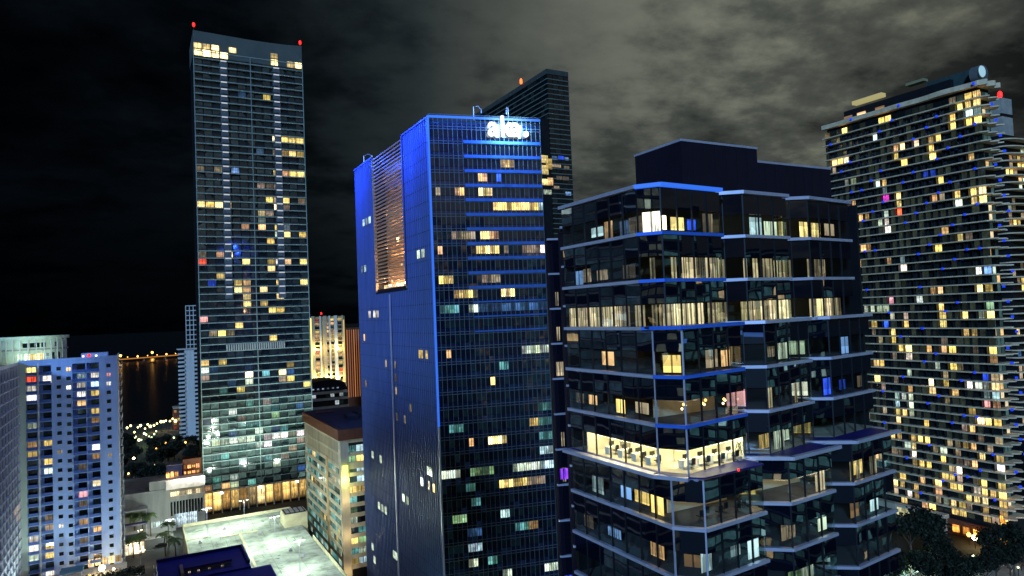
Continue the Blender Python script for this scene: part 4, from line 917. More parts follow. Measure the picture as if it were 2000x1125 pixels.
# ================================================================ tan office building with brown roof band
tn = thing('precast_office', (72, 262, 0), 'tan office block with dark red roof band, ribbon windows and bronze piers', 'building')
NX0, NX1, NY0, NY1, NZ = 59.2, 92, 234.0, 290.5, 47.2
bx('block_body', tn, NX0 + .5, NX1, NY0 + .5, NY1, 0, NZ, DARKM)
for z0, z1 in ((NZ - 10.2, NZ - 8.9), (NZ - 5.6, NZ - 4.7), (NZ - 1.3, NZ)):
    bx('cornice_wall', tn, NX0 - .1, NX0 + .49, NY0, NY1, z0, z1, TAN); bx('cornice_wall', tn, NX0 + .5, NX1, NY0, NY0 + .49, z0, z1, TAN)
for i in range(29):
    y = NY0 + 1.6 + i * 1.93
    for z0, z1 in ((NZ - 4.7, NZ - 1.3), (NZ - 8.9, NZ - 5.6)): bx('window_pier', tn, NX0 - .05, NX0 + .49, y - .5, y + .5, z0 + .002, z1 - .002, TAN)
for k in range(9):
    z = NZ - 13.6 - k * 3.45
    if z < 3: break
    bx('spandrel', tn, NX0 - .16, NX0 + .49, NY0 + 1.9, NY1, z - .1, z + 1.3, TAN)
for i in range(12):   # upper windows on the long side: dark openings
    pass
for y0, y1, m in ((NY0 - .3, NY0 + 1.89, TAN), (252.6, 255.4, BRONZE), (NY1 - 1.2, NY1 + .1, TAN)):
    bx('pier', tn, NX0 - .35, NX0 - .003, y0, y1, 0, NZ - (.0 if m is TAN else 8.5), m)
random.seed(31)
for k in range(10):
    z = NZ - 13.6 - k * 3.45 + 2.3
    if z < 2: break
    for i in range(19):
        y = NY0 + 3.2 + i * 2.9
        if y > NY1 - 1: break
        c = random.choices(['t', 'g', 'y', None], [3, 1.6, .8, 6])[0]
        o = cbox('window', tn, (NX0 - .01, y, z), (2.7, .06, 2.1), LIT if c else GL_TEAL, math.pi / 2)
        if c: col, s = COLS[c]; o.color = (*col, s * .5 / 10)
for k in range(12):
    z = NZ - 3.9 - k * 3.45
    if z < 2: break
    bx('spandrel', tn, NX0 + 2.6, NX1, NY0 + .02, NY0 + .49, z - 1.9, z - .55, TAN)
    for i in range(9):
        x = NX0 + 3.6 + i * 3.1
        c = random.choices(['t', 'c', 'y', 'l', 'g', None], [3, 2, 2, 1.2, 1.5, 2.2])[0]
        o = cbox('window', tn, (x, NY0 + .42, z + .55), (2.8, .1, 2.1), LITS if c else GL_DARK)
        if c: col, s = COLS[c]; o.color = (*col, s * .8 / 10)
bx('corner_pier', tn, NX0 - .3, NX0 + 2.5, NY0 - .32, NY0 - .003, 0, NZ, TAN)
g = MB(); g.prism([(NX0 - 1.1, NY0 - 1.1), (NX1, NY0 - 1.1), (NX1, NY1 + .5), (NX0 - 1.1, NY1 + .5)], NZ + .01, NZ + 3.6); g.build('roof_band', BROWN, tn)
bx('roof_deck', tn, NX0, NX1 - .5, NY0, NY1, NZ + 3.61, NZ + 3.8, ROOFD)
for i in range(4): bx('roof_unit', tn, NX0 + 8 + i * 5.5, NX0 + 11.5 + i * 5.5, NY0 + 18, NY0 + 26 + (i % 2) * 8, NZ + 3.81, NZ + 5.2, ROOFD)
bx('roof_stripe', tn, NX0 + 2, NX0 + 9, NY1 - 12, NY1 - 10, NZ + 3.81, NZ + 4.2, BROWN)
g = MB(); g.tube([(NX0 + 1, NY0 - .9, 35.2), (NX0 + 1, NY0 - .9, 38.6)], [.75, .95], 12); g.build('pier_lamp', glow('lamp_lime', (.75, .95, .12), 2.6), tn)
point('pier_lamp_light', (NX0 + .6, NY0 - 2.6, 34), 1400, (.85, .9, .25), .5, tn)
for z in (30, 18, 6): point('added_pier_light', (NX0 + .8, NY0 - 3.2, z - 3), 420, (1, .78, .4), .4, tn)  # point lights without fixtures, added to warm the tan walls

# ================================================================ parking garage with lit roof
pk = thing('parking_garage', (32, 242, 0), 'low parking garage with a bright pale green lit roof deck', 'garage')
PX0, PX1, PY0, PY1, PZ = 12.6, 51.4, 196, 286.5, 13.2
bx('garage_body', pk, PX0 + .1, PX1 - .1, PY0 + .1, PY1 - .1, 0, PZ - .35, CONC)
nx, ny = 5, 11   # roof slabs with recessed joints
for i in range(nx):
    for j in range(ny):
        w = (PX1 - PX0 - .6) / nx; h = (PY1 - PY0 - .6) / ny
        bx('roof_slab', pk, PX0 + .3 + i * w + .04, PX0 + .3 + (i + 1) * w - .04, PY0 + .3 + j * h + .04, PY0 + .3 + (j + 1) * h - .04, PZ - .34, PZ + random.uniform(-.01, .01), ROOFG)
creamw = solid('parapet_cream', (.66, .62, .42), .8)
for x0, x1, y0, y1 in ((PX0, PX1, PY1 - .3, PY1), (PX0, PX0 + .3, PY0, PY1 - .31), (PX1 - .3, PX1, PY0, 244), (PX1 - .3, PX1, 262, PY1 - .31)): bx('parapet', pk, x0, x1, y0, y1, PZ + .02, PZ + 1.15, creamw)
bx('kerb_strip', pk, 24, 36, 264, 265.2, PZ + .02, PZ + .25, creamw); bx('kerb_strip', pk, 29.6, 30.4, 215, 263.9, PZ + .02, PZ + .22, creamw)
bx('kerb_strip', pk, 13.2, 20, 268, 268.6, PZ + .02, PZ + .22, creamw)
g = MB()
for i in range(18): g.quad((14 + .0, 200 + i * 3.4, PZ + .03), (18.6, 200 + i * 3.4, PZ + .03), (18.6, 200.14 + i * 3.4, PZ + .03), (14, 200.14 + i * 3.4, PZ + .03)); g.quad((45.8, 200 + i * 3.4, PZ + .03), (50.6, 200 + i * 3.4, PZ + .03), (50.6, 200.14 + i * 3.4, PZ + .03), (45.8, 200.14 + i * 3.4, PZ + .03))
g.build('bay_lines', PAINT, pk, 'stuff')
rnd = random.Random(12); stain = solid('oil_stain', (.10, .13, .11), .6, var=.3); g = MB()
for i in range(90):   # oil stains and tyre scuffs, each a thin blot on the slabs
    x = rnd.uniform(15, 49.5); y = rnd.uniform(205, 283); a0 = rnd.uniform(0, 6.28); rx_ = rnd.uniform(.15, .7); ry_ = rx_ * rnd.uniform(.3, 1)
    g.poly([(x + rx_ * math.cos(t * .785 + a0) * rnd.uniform(.7, 1.2), y + ry_ * math.sin(t * .785 + a0) * rnd.uniform(.7, 1.2), PZ + .021 + i * .0001) for t in range(8)])
for i in range(26):
    x = rnd.uniform(16, 46); y = rnd.uniform(206, 275); l_ = rnd.uniform(2, 7); w_ = .16; k_ = rnd.uniform(-.4, .4)
    g.poly([(x, y, PZ + .031), (x + w_, y, PZ + .031), (x + w_ + k_, y + l_, PZ + .031), (x + k_, y + l_, PZ + .031)])
g.build('oil_stains', stain, pk, 'stuff')
bx('stair_box', pk, 45, 53.2, 262.2, 270.5, 0, PZ + 4.6, creamw); bx('stair_roof', pk, 45.4, 52.8, 262.6, 270.1, PZ + 4.61, PZ + 4.8, ROOFD)
for i in range(4): bx('roof_grille', pk, 45.9 + i * 1.7, 47.1 + i * 1.7, 263.5, 269.2, PZ + 4.81, PZ + 5.0, CONC)
def lamp_post(x, y, z, h, label, group, mat, e, col, arm=1.2, two=True):
    t = thing('lamp_post', (x, y, z), label, 'street lamp', group)
    g = MB(); g.tube([(x, y, z), (x, y, z + .5), (x, y, z + h)], [.14, .09, .06], 8); g.build('pole', FASC, t)
    for s in ((-1, 1) if two else (1,)):
        g = MB(); g.tube([(x, y, z + h - .1), (x + s * arm * .6, y, z + h + .15), (x + s * arm, y, z + h + .1)], .04, 6); g.build('arm', FASC, t)
        bx('lamp_head', t, x + s * arm - .45, x + s * arm + .45, y - .2, y + .2, z + h - .02, z + h + .12, FASC)
        bx('lamp_glass', t, x + s * arm - .38, x + s * arm + .38, y - .15, y + .15, z + h - .09, z + h - .025, mat)
    if e: point('lamp_light', (x, y, z + h - .4), e, col, .25, t)
    return t
for x, y, lb in ((20, 272, 'twin headed lamp post on the lit roof deck near its far left corner'), (33, 276, 'twin headed lamp post on the lit roof deck before the gilded lobby'), (24, 240, 'twin headed lamp post in the middle of the lit roof deck'), (39, 246, 'twin headed lamp post on the lit roof deck beside the tan block'), (41, 215, 'twin headed lamp post on the lit roof deck at the bottom')):
    lamp_post(x, y, PZ + .02, 9, lb, 'lamp posts on the parking roof', LAMPC, 11000, (.86, 1, .80))
def vent(x, y, lb):
    t = thing('roof_vent', (x, y, PZ + .02), lb, 'vent', 'vents on the parking roof')
    bx('vent_curb', t, x - .5, x + .5, y - .5, y + .5, PZ + .02, PZ + .5, CONC); g = MB(); g.tube([(x, y, PZ + .5), (x, y, PZ + .9), (x, y, PZ + 1.2)], [.3, .45, .1], 10); g.build('vent_cowl', FASC, t)
for x, y, lb in ((26, 274, 'small vent cowl on the lit roof near the far parapet'), (36, 259, 'small vent cowl on the lit roof between the kerb strips'), (42, 235, 'small vent cowl on the right half of the lit roof'), (44, 226, 'larger vent cowl on the lit roof close to the tan block'), (17, 262, 'small vent cowl by the left parapet of the lit roof')): vent(x, y, lb)
def car(x, y, z, rz, colm, lb, group, lights=False):
    t = thing('parked_car', (x, y, z), lb, 'car', group); t.rotation_euler = (0, 0, rz)
    prof = [(-2.2, .35), (-2.25, .7), (-2.1, .95), (-1.3, 1.0), (-.7, 1.42), (.7, 1.45), (1.3, 1.02), (2.15, .85), (2.25, .6), (2.2, .35)]
    v = []; n = len(prof)
    for s in (-1, 1):
        for px, pz in prof: v.append((px, s * (.88 if pz < 1.1 else .68), pz))
    fcs = [tuple(range(n))[::-1], tuple(range(n, 2 * n))] + [(i, (i + 1) % n, n + (i + 1) % n, n + i) for i in range(n)]
    fcs[0] = tuple(range(n)); fcs[1] = tuple(range(n, 2 * n))[::-1]
    link(bpy.data.objects.new('body', mesh('body', v, fcs)), t, colm)
    o = bpy.data.objects.new('windscreen', boxmesh(.5, 1.3, .04)); o.location = (1.0, 0, 1.26); o.rotation_euler = (0, .62, 0); link(o, t, GL_DARK)
    for wx in (-1.35, 1.35):
        for wy in (-.86, .86):
            g = MB(); g.tube([(wx, wy - .1, .33), (wx, wy + .1, .33)], .33, 14); link(bpy.data.objects.new('wheel', mesh('wheel', g.v, g.f)), t, BLACKM)
    for wy in (-.6, .6):
        o = bpy.data.objects.new('headlight', boxmesh(.05, .3, .14)); o.location = (2.25, wy, .66); link(o, t, LAMPW if lights else FASC)
        o = bpy.data.objects.new('tail_light', boxmesh(.05, .3, .14)); o.location = (-2.27, wy, .75); link(o, t, glow('tail_%s' % lb[:12], (1, .02, .01), 4) if lights else BROWN)
    return t
carw = solid('car_white', (.6, .6, .6), .3, .2, var=.03); card = solid('car_dark', (.03, .03, .035), .3, .3, var=.03); carr = solid('car_red', (.3, .02, .02), .3, .2, var=.03)

# ================================================================ low podium buildings behind the street (left middle)
pd = thing('podium_building', (8, 345, 0), 'pale ribbed concrete podium with a bright white terrace and lit restaurant on top', 'building')
bx('podium_body', pd, -8, 24.2, 338, 372, 0, 17.3, CONC)
for i in range(34):
    x = -7.6 + i * .94
    bx('wall_rib', pd, x - .1, x + .1, 337.7, 337.99, 3, 16.6 if x < 10 else 13.4, CONC)
bx('upper_terrace', pd, 9, 24.2, 336.8, 352, 17.35, 19.6, WHITE); bx('terrace_parapet', pd, 8.8, 24.3, 336.3, 336.7, 17.2, 21.4, solid('terrace_white', (.8, .76, .7), .6))
bx('grey_block', pd, 2.4, 9.2, 338.4, 346, 17.31, 21.2, CONC)
for i in range(8):
    o = cbox('terrace_opening', pd, (11.2 + i * 1.7, 336.2, 15.2), (1.5, .15, 1.9), LIT); o.color = (1, .8, .45, .10)
for i in range(11): bx('window', pd, 10.5 + i * 1.2, 11.2 + i * 1.2, 337.55, 337.68, 5.6, 11.6, GL_DARK)
point('terrace_light', (13, 334.5, 22.5), 900, (1, .85, .75), .5, pd); point('terrace_light', (20, 334.5, 23), 1300, (1, .85, .72), .5, pd)
bx('pavilion', pd, 9.5, 16, 352, 358, 17.4, 24.8, solid('pavilion_blue', (.05, .07, .2), .7)); bx('pavilion_roof', pd, 9.3, 16.2, 351.5, 358.2, 24.81, 25.1, CONC)
bx('pavilion', pd, 16.3, 24.2, 353, 360, 17.4, 26.6, BROWN)
random.seed(5)
for i in range(16):
    o = cbox('restaurant_window', pd, (10 + (i % 8) * 1.8, 351.4 if i % 8 < 3 else 352.9, 20.5 + (i // 8) * (2.6 if i % 8 > 3 else .6)), (random.uniform(.8, 1.5), .12, random.uniform(1, 2.0)), LIT); o.color = (1, random.uniform(.3, .55), .12, random.uniform(.08, .3))
bx('front_wall', pd, -7.9, 12.3, 334.2, 334.6, .0, 2.6, CONC)
for i in range(6): o = cbox('entrance_window', pd, (12.6 + i * 1.5, 337.2, 3.6), (1.3, .1, 5.2), LIT); o.color = (.7, .9, 1, .08)
for i in range(4): o = cbox('entrance_window', pd, (3.6 + i * 1.9, 337.2, 2.4), (1.6, .1, 3.6), LIT); o.color = (.75, 1, .9, .06)
cn = thing('canopy_building', (-2, 318, 0), 'small flat roofed house with a blinding warm lit front among palms', 'building')
bx('house_wall', cn, -7.2, .4, 309, 316, 0, 5.6, solid('house_cream', (.7, .62, .45), .8)); bx('house_roof', cn, -7.8, 1.0, 308, 316.5, 5.61, 6.0, solid('house_roof', (.16, .15, .2), .8))
for i in range(4):
    o = cbox('shop_window', cn, (-6.2 + i * 1.8, 308.9, 2.4), (1.5, .1, 4.2), LIT); o.color = (1, .85, .55, .5 if i < 2 else .3)
c2 = thing('flat_canopy', (-2, 345, 0), 'grey flat canopy on posts before the ribbed podium wall', 'canopy')
bx('canopy_roof', c2, -7.4, 1.6, 330.8, 336.8, 11.4, 11.9, CONC); bx('canopy_roof', c2, -7.4, 1.4, 326.6, 330, 6.6, 7.1, solid('canopy_blue', (.10, .11, .2), .8))
for x in (-7, 1.1):
    for y in (331.2, 335.9): bx('canopy_post', c2, x - .12, x + .12, y - .12, y + .12, .14, 11.39, FASC)
    bx('canopy_post', c2, x - .12, x + .12, 327, 327.3, 0, 6.59, FASC)
# near blue roofed building at the bottom edge
nb = thing('blue_roof_building', (10, 140, 0), 'low building with a saturated blue flat roof and a dark slot at the bottom edge', 'building')
BZ = 43.4
bx('block_body', nb, 2.0, 17.2, 112, 148.5, 0, BZ - 1, NAVY)
bx('roof_deck', nb, 2.0, 17.2, 136, 148.5, BZ - .99, BZ, ROOFB); bx('roof_deck', nb, 2.0, 20.6, 112, 135.9, BZ - .99, BZ - .3, ROOFB)
bx('parapet', nb, 2.0, 17.3, 148.5, 148.9, BZ - 1, BZ + .5, ROOFB); bx('parapet', nb, 16.9, 17.3, 138, 148.49, BZ + .001, BZ + .5, ROOFB)
bx('roof_well', nb, 6.2, 14.2, 138, 142.6, BZ + .01, BZ + .06, DARKM); bx('well_beam', nb, 6.2, 14.4, 140, 140.7, BZ + .3, BZ + .7, ROOFB); bx('well_rim', nb, 5.7, 6.2, 138, 143, BZ + .01, BZ + .55, BRONZE)
for x in (7.1, 8.6, 10.4, 12.6): o = cbox('well_lamp', nb, (x, 138.9, BZ + .2), (.35, .2, .2), LIT); o.color = (1, .8, .6, .08)

# ================================================================ further buildings
wb = thing('balcony_slab_block', (31, 560, 0), 'slim white residential slab with dark balcony recesses beside the tallest tower', 'building')
bx('block_body', wb, 25.6, 40, 560, 575, 0, 69.6, DARKM); bx('centre_wall', wb, 28.6, 35.0, 558.6, 559.9, 0, 70.6, WHITE)
for j in range(22): bx('balcony_slab', wb, 24.2, 28.5, 557.6, 560, 4 + j * 3.0, 5.3 + j * 3.0, WHITE); bx('balcony_slab', wb, 35.1, 41.5, 557.6, 560, 4 + j * 3.0, 5.3 + j * 3.0, WHITE)
bx('roof_slab', wb, 24, 41.6, 557.5, 575, 70.7, 71.3, WHITE)
fr = thing('frame_tower', (39, 640, 0), 'thin pale grid framed tower top behind the white slab block', 'tower')
bx('tower_core', fr, 36, 46, 642, 652, 0, 104, DARKM)
for i in range(4): bx('frame_post', fr, 34.2 + i * 2.9, 34.75 + i * 2.9, 640.6, 641.2, 0, 105.3, WHITE)
for j in range(13): bx('frame_beam', fr, 34.2, 44, 640.5, 641.15, 104.7 - j * 4.1, 105.4 - j * 4.1, WHITE)
yh = thing('yellow_hotel', (126, 530, 0), 'yellow lit high rise with white piers and a red beacon between the two big towers', 'building')
bx('block_body', yh, 114.6, 140, 530.2, 550, 0, 91, solid('hotel_wall', (.5, .40, .14), .8))
for i, x in enumerate((114.4, 120.6, 123.4, 127.6, 131.6, 137.6)): bx('wall_pier', yh, x, x + (1.2 if i % 2 else 2.4), 529.4, 530.1, 0, 91.5, WHITE if i in (1, 3, 4) else TAN)
for a, b in ((116.9, 120.5), (124.7, 127.5), (128.9, 131.5), (134.2, 137.5)):
    for j in range(14, 30):
        c = random.choices(['o', 'y', 'r', None], [5, 4, .4, 3])[0]; z = j * 3.0 + 1.5
        o = cbox('window', yh, ((a + b) / 2, 529.95, z), (b - a - .4, .3, 1.7), LIT if c else GL_DARK)
        if c: col, s = COLS[c]; o.color = (*col, s * .6 / 10)
        bx('balcony_slab', yh, a, b, 529.2, 530.15, z - 1.4, z - 1.05, TAN)
g = MB(); g.tube([(122.4, 531, 91), (122.4, 531, 92.8)], .15); g.build('beacon_mast', DARKM, yh); g = MB(); g.tube([(122.4, 531, 92.6), (122.4, 531, 93.2), (122.4, 531, 94.4)], [.45, .75, .3], 10); g.build('beacon', RED, yh)
bx('edge_light', yh, 113.9, 114.35, 529.5, 530.5, 40, 90, glow('edge_yellow', (1, .72, .12), 2.2)); bx('edge_light', yh, 138.9, 139.3, 529.3, 530.5, 40, 88, glow('edge_yellow_dim', (1, .65, .15), .9))
rh = thing('copper_tower', (166, 600, 0), 'dull red lit tower with thin upright lights right of the yellow high rise', 'building')
bx('block_body', rh, 158.5, 178, 598, 615, 0, 80.6, BROWN)
for i in range(6): bx('light_column', rh, 159.4 + i * 2.0, 159.8 + i * 2.0, 597.5, 597.95, 20, 79, glow('copper_light_%d' % i, (1, .34 + .05 * (i % 2), .12), .35 + .25 * (i % 3 == 0)))
dr = thing('dark_roof_building', (101, 425, 0), 'white banded building with a dark rounded roof between the tallest and blue towers', 'building')
bx('block_body', dr, 88, 113, 426, 450, 0, 44, DARKM)
for z in (24, 29, 34, 39, 43): bx('white_band', dr, 87.6, 113.3, 425.2, 425.9, z, z + 1.5, WHITE)
for j in range(4):
    for i in range(9):
        o = cbox('window', dr, (89.4 + i * 2.8, 425.8, 27.2 + j * 5), (2.3, .1, 2.6), LIT if random.random() < .3 else GL_DARK); o.color = (.8, .95, 1, .05)
g = MB(); k = 8; pl = [(88 + 25.4 * i / 12, 47.2 + 4.2 * math.sin(math.pi * i / 12) ** .5 if 0 < i < 12 else 44.6) for i in range(13)]
n = len(pl)
g.v = [(x, 426.5, 44.6) for x, z in pl] + [(x, 426.5, z) for x, z in pl] + [(x, 449, 44.6) for x, z in pl] + [(x, 449, z) for x, z in pl]
for i in range(n - 1): g.f += [(i, i + 1, n + i + 1, n + i), (n + i, n + i + 1, 3 * n + i + 1, 3 * n + i), (2 * n + i + 1, 2 * n + i, 3 * n + i, 3 * n + i + 1)]
g.build('roof', ROOFD, dr)
for i in range(6): o = cbox('roof_light', dr, (92 + i * 3, 426.3, 46.2), (1.2, .1, .8), LIT); o.color = (.5, .7, 1, .05)
for x, z in ((118, 44), (126, 44), (134, 44), (118, 66), (134, 66)): bx('added_uplight', yh, x - .4, x + .4, 526.6, 527, z - .4, z, LAMPW); point('added_uplight_beam', (x, 526, z + .5), 5200, (1, .74, .22), .4, yh)  # warm lights added to turn the high rise yellow
# waterfront: terraced condo lit amber, lamps, causeway bridge
wc = thing('terraced_condo', (45, 640, 0), 'amber lit stepped condo on the waterfront left of the white slab block', 'building')
for x0, x1, z1 in ((24, 30, 18), (30, 35, 25), (35, 40, 33), (40, 48, 41)):
    bx('wing', wc, x0, x1 - .05, 655, 670, 0, z1, BROWN)
    for k in range(int(z1 / 3.4)):
        for q in range(2):
            c = random.choices(['o', 'r', 'y', None], [4, 1, 2, 3])[0]
            if c: col, s = COLS[c]; o = cbox('window', wc, (x0 + 1.4 + q * 2.6, 654.9, 2 + k * 3.4), (1.7, .1, 2), LIT); o.color = (*col, s / 10)
    bx('roof_cap', wc, x0 - .2, x1 + .1, 654.6, 670.2, z1 + .01, z1 + .7, TAN)
br = thing('causeway_bridge', (60, 2130, 0), 'far causeway bridge glowing with orange lamps across the black bay', 'bridge')
d_ = Vector((128.2, 73.2, 0)).normalized(); p0 = Vector((-900, 1590, 0)) ; rzb = math.atan2(d_.y, d_.x)
mid = Vector((60, 2137, 7))
cbox('bridge_deck', br, mid, (2400, 12, 1.6), CONC, rzb); cbox('bridge_parapet', br, mid + Vector((d_.y, -d_.x, 0)) * 6.4 + Vector((0, 0, 1.3)), (2400, .6, 1.0), solid('bridge_barrier', (.5, .4, .25), .7), rzb)
cbox('light_band', br, mid + Vector((d_.y, -d_.x, 0)) * 6.9 + Vector((0, 0, .6)), (2400, .4, 2.6), glow('bridge_band', (1, .38, .05), .45), rzb)
for k in range(-12, 13): cbox('bridge_pier', br, mid + d_ * (k * 60) + Vector((0, 0, -4.5)), (3, 9, 7.2), CONC, rzb)
for k in range(-8, 9):
    q = mid + d_ * (k * 27 + 5); h = 5
    g = MB(); g.tube([q, q + Vector((0, 0, h))], .25, 5); g.build('lamp_pole', DARKM, br)
    g = MB(); rr_ = 1.1 if k % 3 else 2.2; g.tube([q + Vector((0, 0, h - rr_)), q + Vector((0, 0, h)), q + Vector((0, 0, h + rr_))], [rr_ * .4, rr_, rr_ * .4], 8); g.build('bridge_lamp', LAMPO, br)
for x, y, lb in ((-47, 2140, 'bright amber light far across the bay at the left end of the causeway'), (31, 2260, 'tall bright amber light far across the bay above the causeway')):
    t = thing('navigation_light', (x, y, 0), lb, 'light', 'lights far across the bay')
    g = MB(); g.tube([(x, y, -1), (x, y, 14)], .8, 6); g.build('light_mast', DARKM, t); g = MB(); g.tube([(x, y, 12), (x, y, 15), (x, y, 18)], [1.5, 3.6, 1.5], 10); g.build('lantern', LAMPO, t)
    if t: point('lantern_light', (x, y - 6, 15), 9000, (1, .5, .1), 3, t)

# ================================================================ vegetation
def crown_mesh(seed, R_, n, leaf):
    rnd = random.Random(seed); g = MB(); cl = []
    for i in range(13):
        a = rnd.uniform(0, 6.28); rr = R_ * rnd.uniform(.1, .72); cl.append((Vector((rr * math.cos(a), rr * math.sin(a), rnd.uniform(-.35, .45) * R_)), R_ * rnd.uniform(.28, .5)))
    for i in range(n):
        c, r0 = rnd.choice(cl); d = Vector((rnd.gauss(0, 1), rnd.gauss(0, 1), rnd.gauss(0, .8))).normalized(); p = c + d * r0 * rnd.uniform(.55, 1.1)
        a = Vector((rnd.gauss(0, 1), rnd.gauss(0, 1), rnd.gauss(0, 1))).normalized() * leaf; b = a.cross(Vector((rnd.gauss(0, 1), rnd.gauss(0, 1), rnd.gauss(0, 1)))).normalized() * leaf * .6
        g.quad(p - a, p + b, p + a, p - b)
    m = mesh('crown', g.v, g.f); m.materials.append(LEAF); return m
CROWNS = [crown_mesh(s, 4.2, 1500, .42) for s in range(5)]
def trunk_mesh(seed, h):
    rnd = random.Random(seed); g = MB(); g.tube([(0, 0, 0), (.1, 0, h * .4), (.0, .1, h * .75)], [.34, .24, .17], 8)
    for i in range(5): a = i * 1.26 + rnd.random(); g.tube([(0, .05, h * .6), (1.1 * math.cos(a), 1.1 * math.sin(a), h * .82), (2.1 * math.cos(a), 2.1 * math.sin(a), h * 1.02)], [.13, .09, .04], 5)
    m = mesh('trunk', g.v, g.f); m.materials.append(BARK); return m
TRUNKS = [trunk_mesh(s, 7) for s in range(3)]
def tree(x, y, s, lb, group, z=0):
    t = thing('broadleaf_tree', (x, y, z), lb, 'tree', group); t.rotation_euler = (0, 0, random.uniform(0, 6.28)); t.scale = (s, s, s * random.uniform(.85, 1.1))
    o = bpy.data.objects.new('trunk', random.choice(TRUNKS)); link(o, t)
    o = bpy.data.objects.new('crown', random.choice(CROWNS)); o.location = (0, 0, 8); link(o, t)
random.seed(11)
for i in range(46):
    y = random.uniform(400, 560); x = -12 + random.random() * (30 + (y - 400) * .12)
    if 24 < x and y > 545: continue
    tree(x, y, random.uniform(.85, 1.35), 'dark broadleaf tree in the unlit grove beyond the podium', 'trees of the dark grove beyond the podium')
rt_labels = 'dark leafy tree massed before the lit foot of the condominium tower'
for x, y, s in ((221, 139, 1.45), (227, 138, 1.6), (232, 138, 1.45), (225, 132, 1.2), (219, 130, 1.1), (214, 124, 1.1), (237, 123, 1.2), (243, 121, 1.25), (248, 119, 1.1), (236, 116, 1.1), (242, 114, 1.1), (249, 113, 1), (230, 114, 1.1), (224, 115, 1.1), (218, 115, 1.1), (206, 120, 1.1), (199, 122, 1.2), (195, 128, 1.3), (211, 117, 1.0), (203, 115, 1.0)):
    tree(x, y, s, rt_labels, 'trees before the condominium tower')
for x, y, s in ((150, 92, 1.2), (158, 94, 1.2), (166, 92, 1.1), (142, 93, 1.1), (175, 94, 1.2)): tree(x, y, s, 'dark street tree beside the road at the lower right', 'street trees at the lower right')
def palm(x, y, h, lb, group):
    rnd = random.Random(int(x * 10 + y)); t = thing('palm_tree', (x, y, 0), lb, 'palm tree', group)
    lean = rnd.uniform(-.5, .5)
    g = MB(); g.tube([(x, y, 0), (x + lean * .4, y, h * .5), (x + lean, y, h)], [.26, .17, .14], 8); g.build('trunk', BARK, t)
    for f_ in range(15):
        a = f_ * 2 * math.pi / 15 + rnd.uniform(-.15, .15); up = rnd.uniform(.1, .9); ln = rnd.uniform(2.6, 3.4); g = MB(); pts = []
        for k in range(8):
            q = k / 7; r_ = ln * q; pts.append(Vector((x + lean + r_ * math.cos(a), y + r_ * math.sin(a), h + up * r_ * .9 - .30 * r_ * r_)))
        sd = Vector((-math.sin(a), math.cos(a), 0))
        for k in range(7):
            w0 = .75 * math.sin(math.pi * (k + .6) / 8) + .05
            for s in (-1, 1):
                g.quad(pts[k], pts[k + 1], pts[k + 1] + sd * s * w0 + Vector((math.cos(a) * .25, math.sin(a) * .25, -.35 * w0)), pts[k] * .35 + pts[k + 1] * .65 + sd * s * w0 + Vector((0, 0, -.4 * w0)))
        g.build('frond', LEAFL, t)
for x, y, h, lb in ((-3.5, 336.0, 9.2, 'palm with drooping fronds before the grey canopy, leftmost of the group'), (-.6, 333, 9.6, 'palm with drooping fronds in the middle before the grey canopy'), (2.6, 331, 9.8, 'palm standing clear at the right end of the grey canopy'),
                    (-3.6, 305, 7.8, 'short palm silhouetted against the blinding warm lit front'), (-1.2, 306, 8.2, 'taller palm silhouetted against the blinding warm lit front'), (7.2, 300, 9.0, 'palm lit green beside the left corner of the parking garage'), (8.8, 312, 9.4, 'palm behind the garage corner near the ribbed podium wall'), (10.6, 297, 6.5, 'small bushy palm touching the garage corner')):
    palm(x, y, h, lb, 'palms along the street at the lower left')
hg = MB(); rnd = random.Random(3)
for i in range(5200):
    x = rnd.uniform(-32, 0); y = 268 + rnd.uniform(0, 22) - 0; 
    y = rnd.uniform(243.5, 249); p = Vector((x, y, 12 + rnd.uniform(.0, 1.6))); a = Vector((rnd.gauss(0, 1), rnd.gauss(0, 1), rnd.gauss(0, 1))).normalized() * .3; b = a.cross(Vector((rnd.gauss(0, 1), rnd.gauss(0, 1), 1))).normalized() * .2
    hg.quad(p - a, p + b, p + a, p - b)
o = hg.build('ground_cover', LEAF, None, 'stuff'); o['label'] = 'dark shrubs along the foot of the apartment block'

# ================================================================ street furniture and lights
def globe(x, y, z, r_, m, lb, group, e=0, col=(1, 1, 1)):
    t = thing('globe_lamp', (x, y, 0), lb, 'lamp', group)
    g = MB(); g.tube([(x, y, 0), (x, y, z - r_)], .12, 6); g.build('pole', DARKM, t)
    g = MB(); g.tube([(x, y, z - r_), (x, y, z - r_ * .6), (x, y, z), (x, y, z + r_ * .6), (x, y, z + r_)], [.25 * r_, .8 * r_, r_, .8 * r_, .25 * r_], 10); g.build('globe', m, t)
    if e: point('lamp_light', (x, y, z - r_ - .3), e, col, .5, t)
bx('deck_podium', lt, -36, -5, 243, LY - .02, 0, 12, CONC)
bx('deck_canopy', lt, -22.5, -16.5, 250, 256, 14.6, 14.9, solid('canopy_teal', (.04, .14, .2), .5))
for x in (-22.2, -16.8): bx('canopy_post', lt, x - .1, x + .1, 250.2, 250.4, 12.01, 14.59, FASC)
for i in range(5): o = cbox('deck_window', lt, (-15 + i * 1.9, LY - .08, 13.6), (1.5, .1, 2.2), LIT); o.color = (1, .62, .25, .16)
globe(-11.6, 251, 14.2, .85, glow('lamp_glare', (1, .78, .40), 60), 'glaring warm globe lamp at the foot of the blue apartment block', 'lamps at the foot of the apartment block', 1800, (1, .72, .34))
globe(-8.4, 250, 13.6, .3, LAMPW, 'smaller warm globe lamp right of the glaring one', 'lamps at the foot of the apartment block', 500, (1, .8, .5))
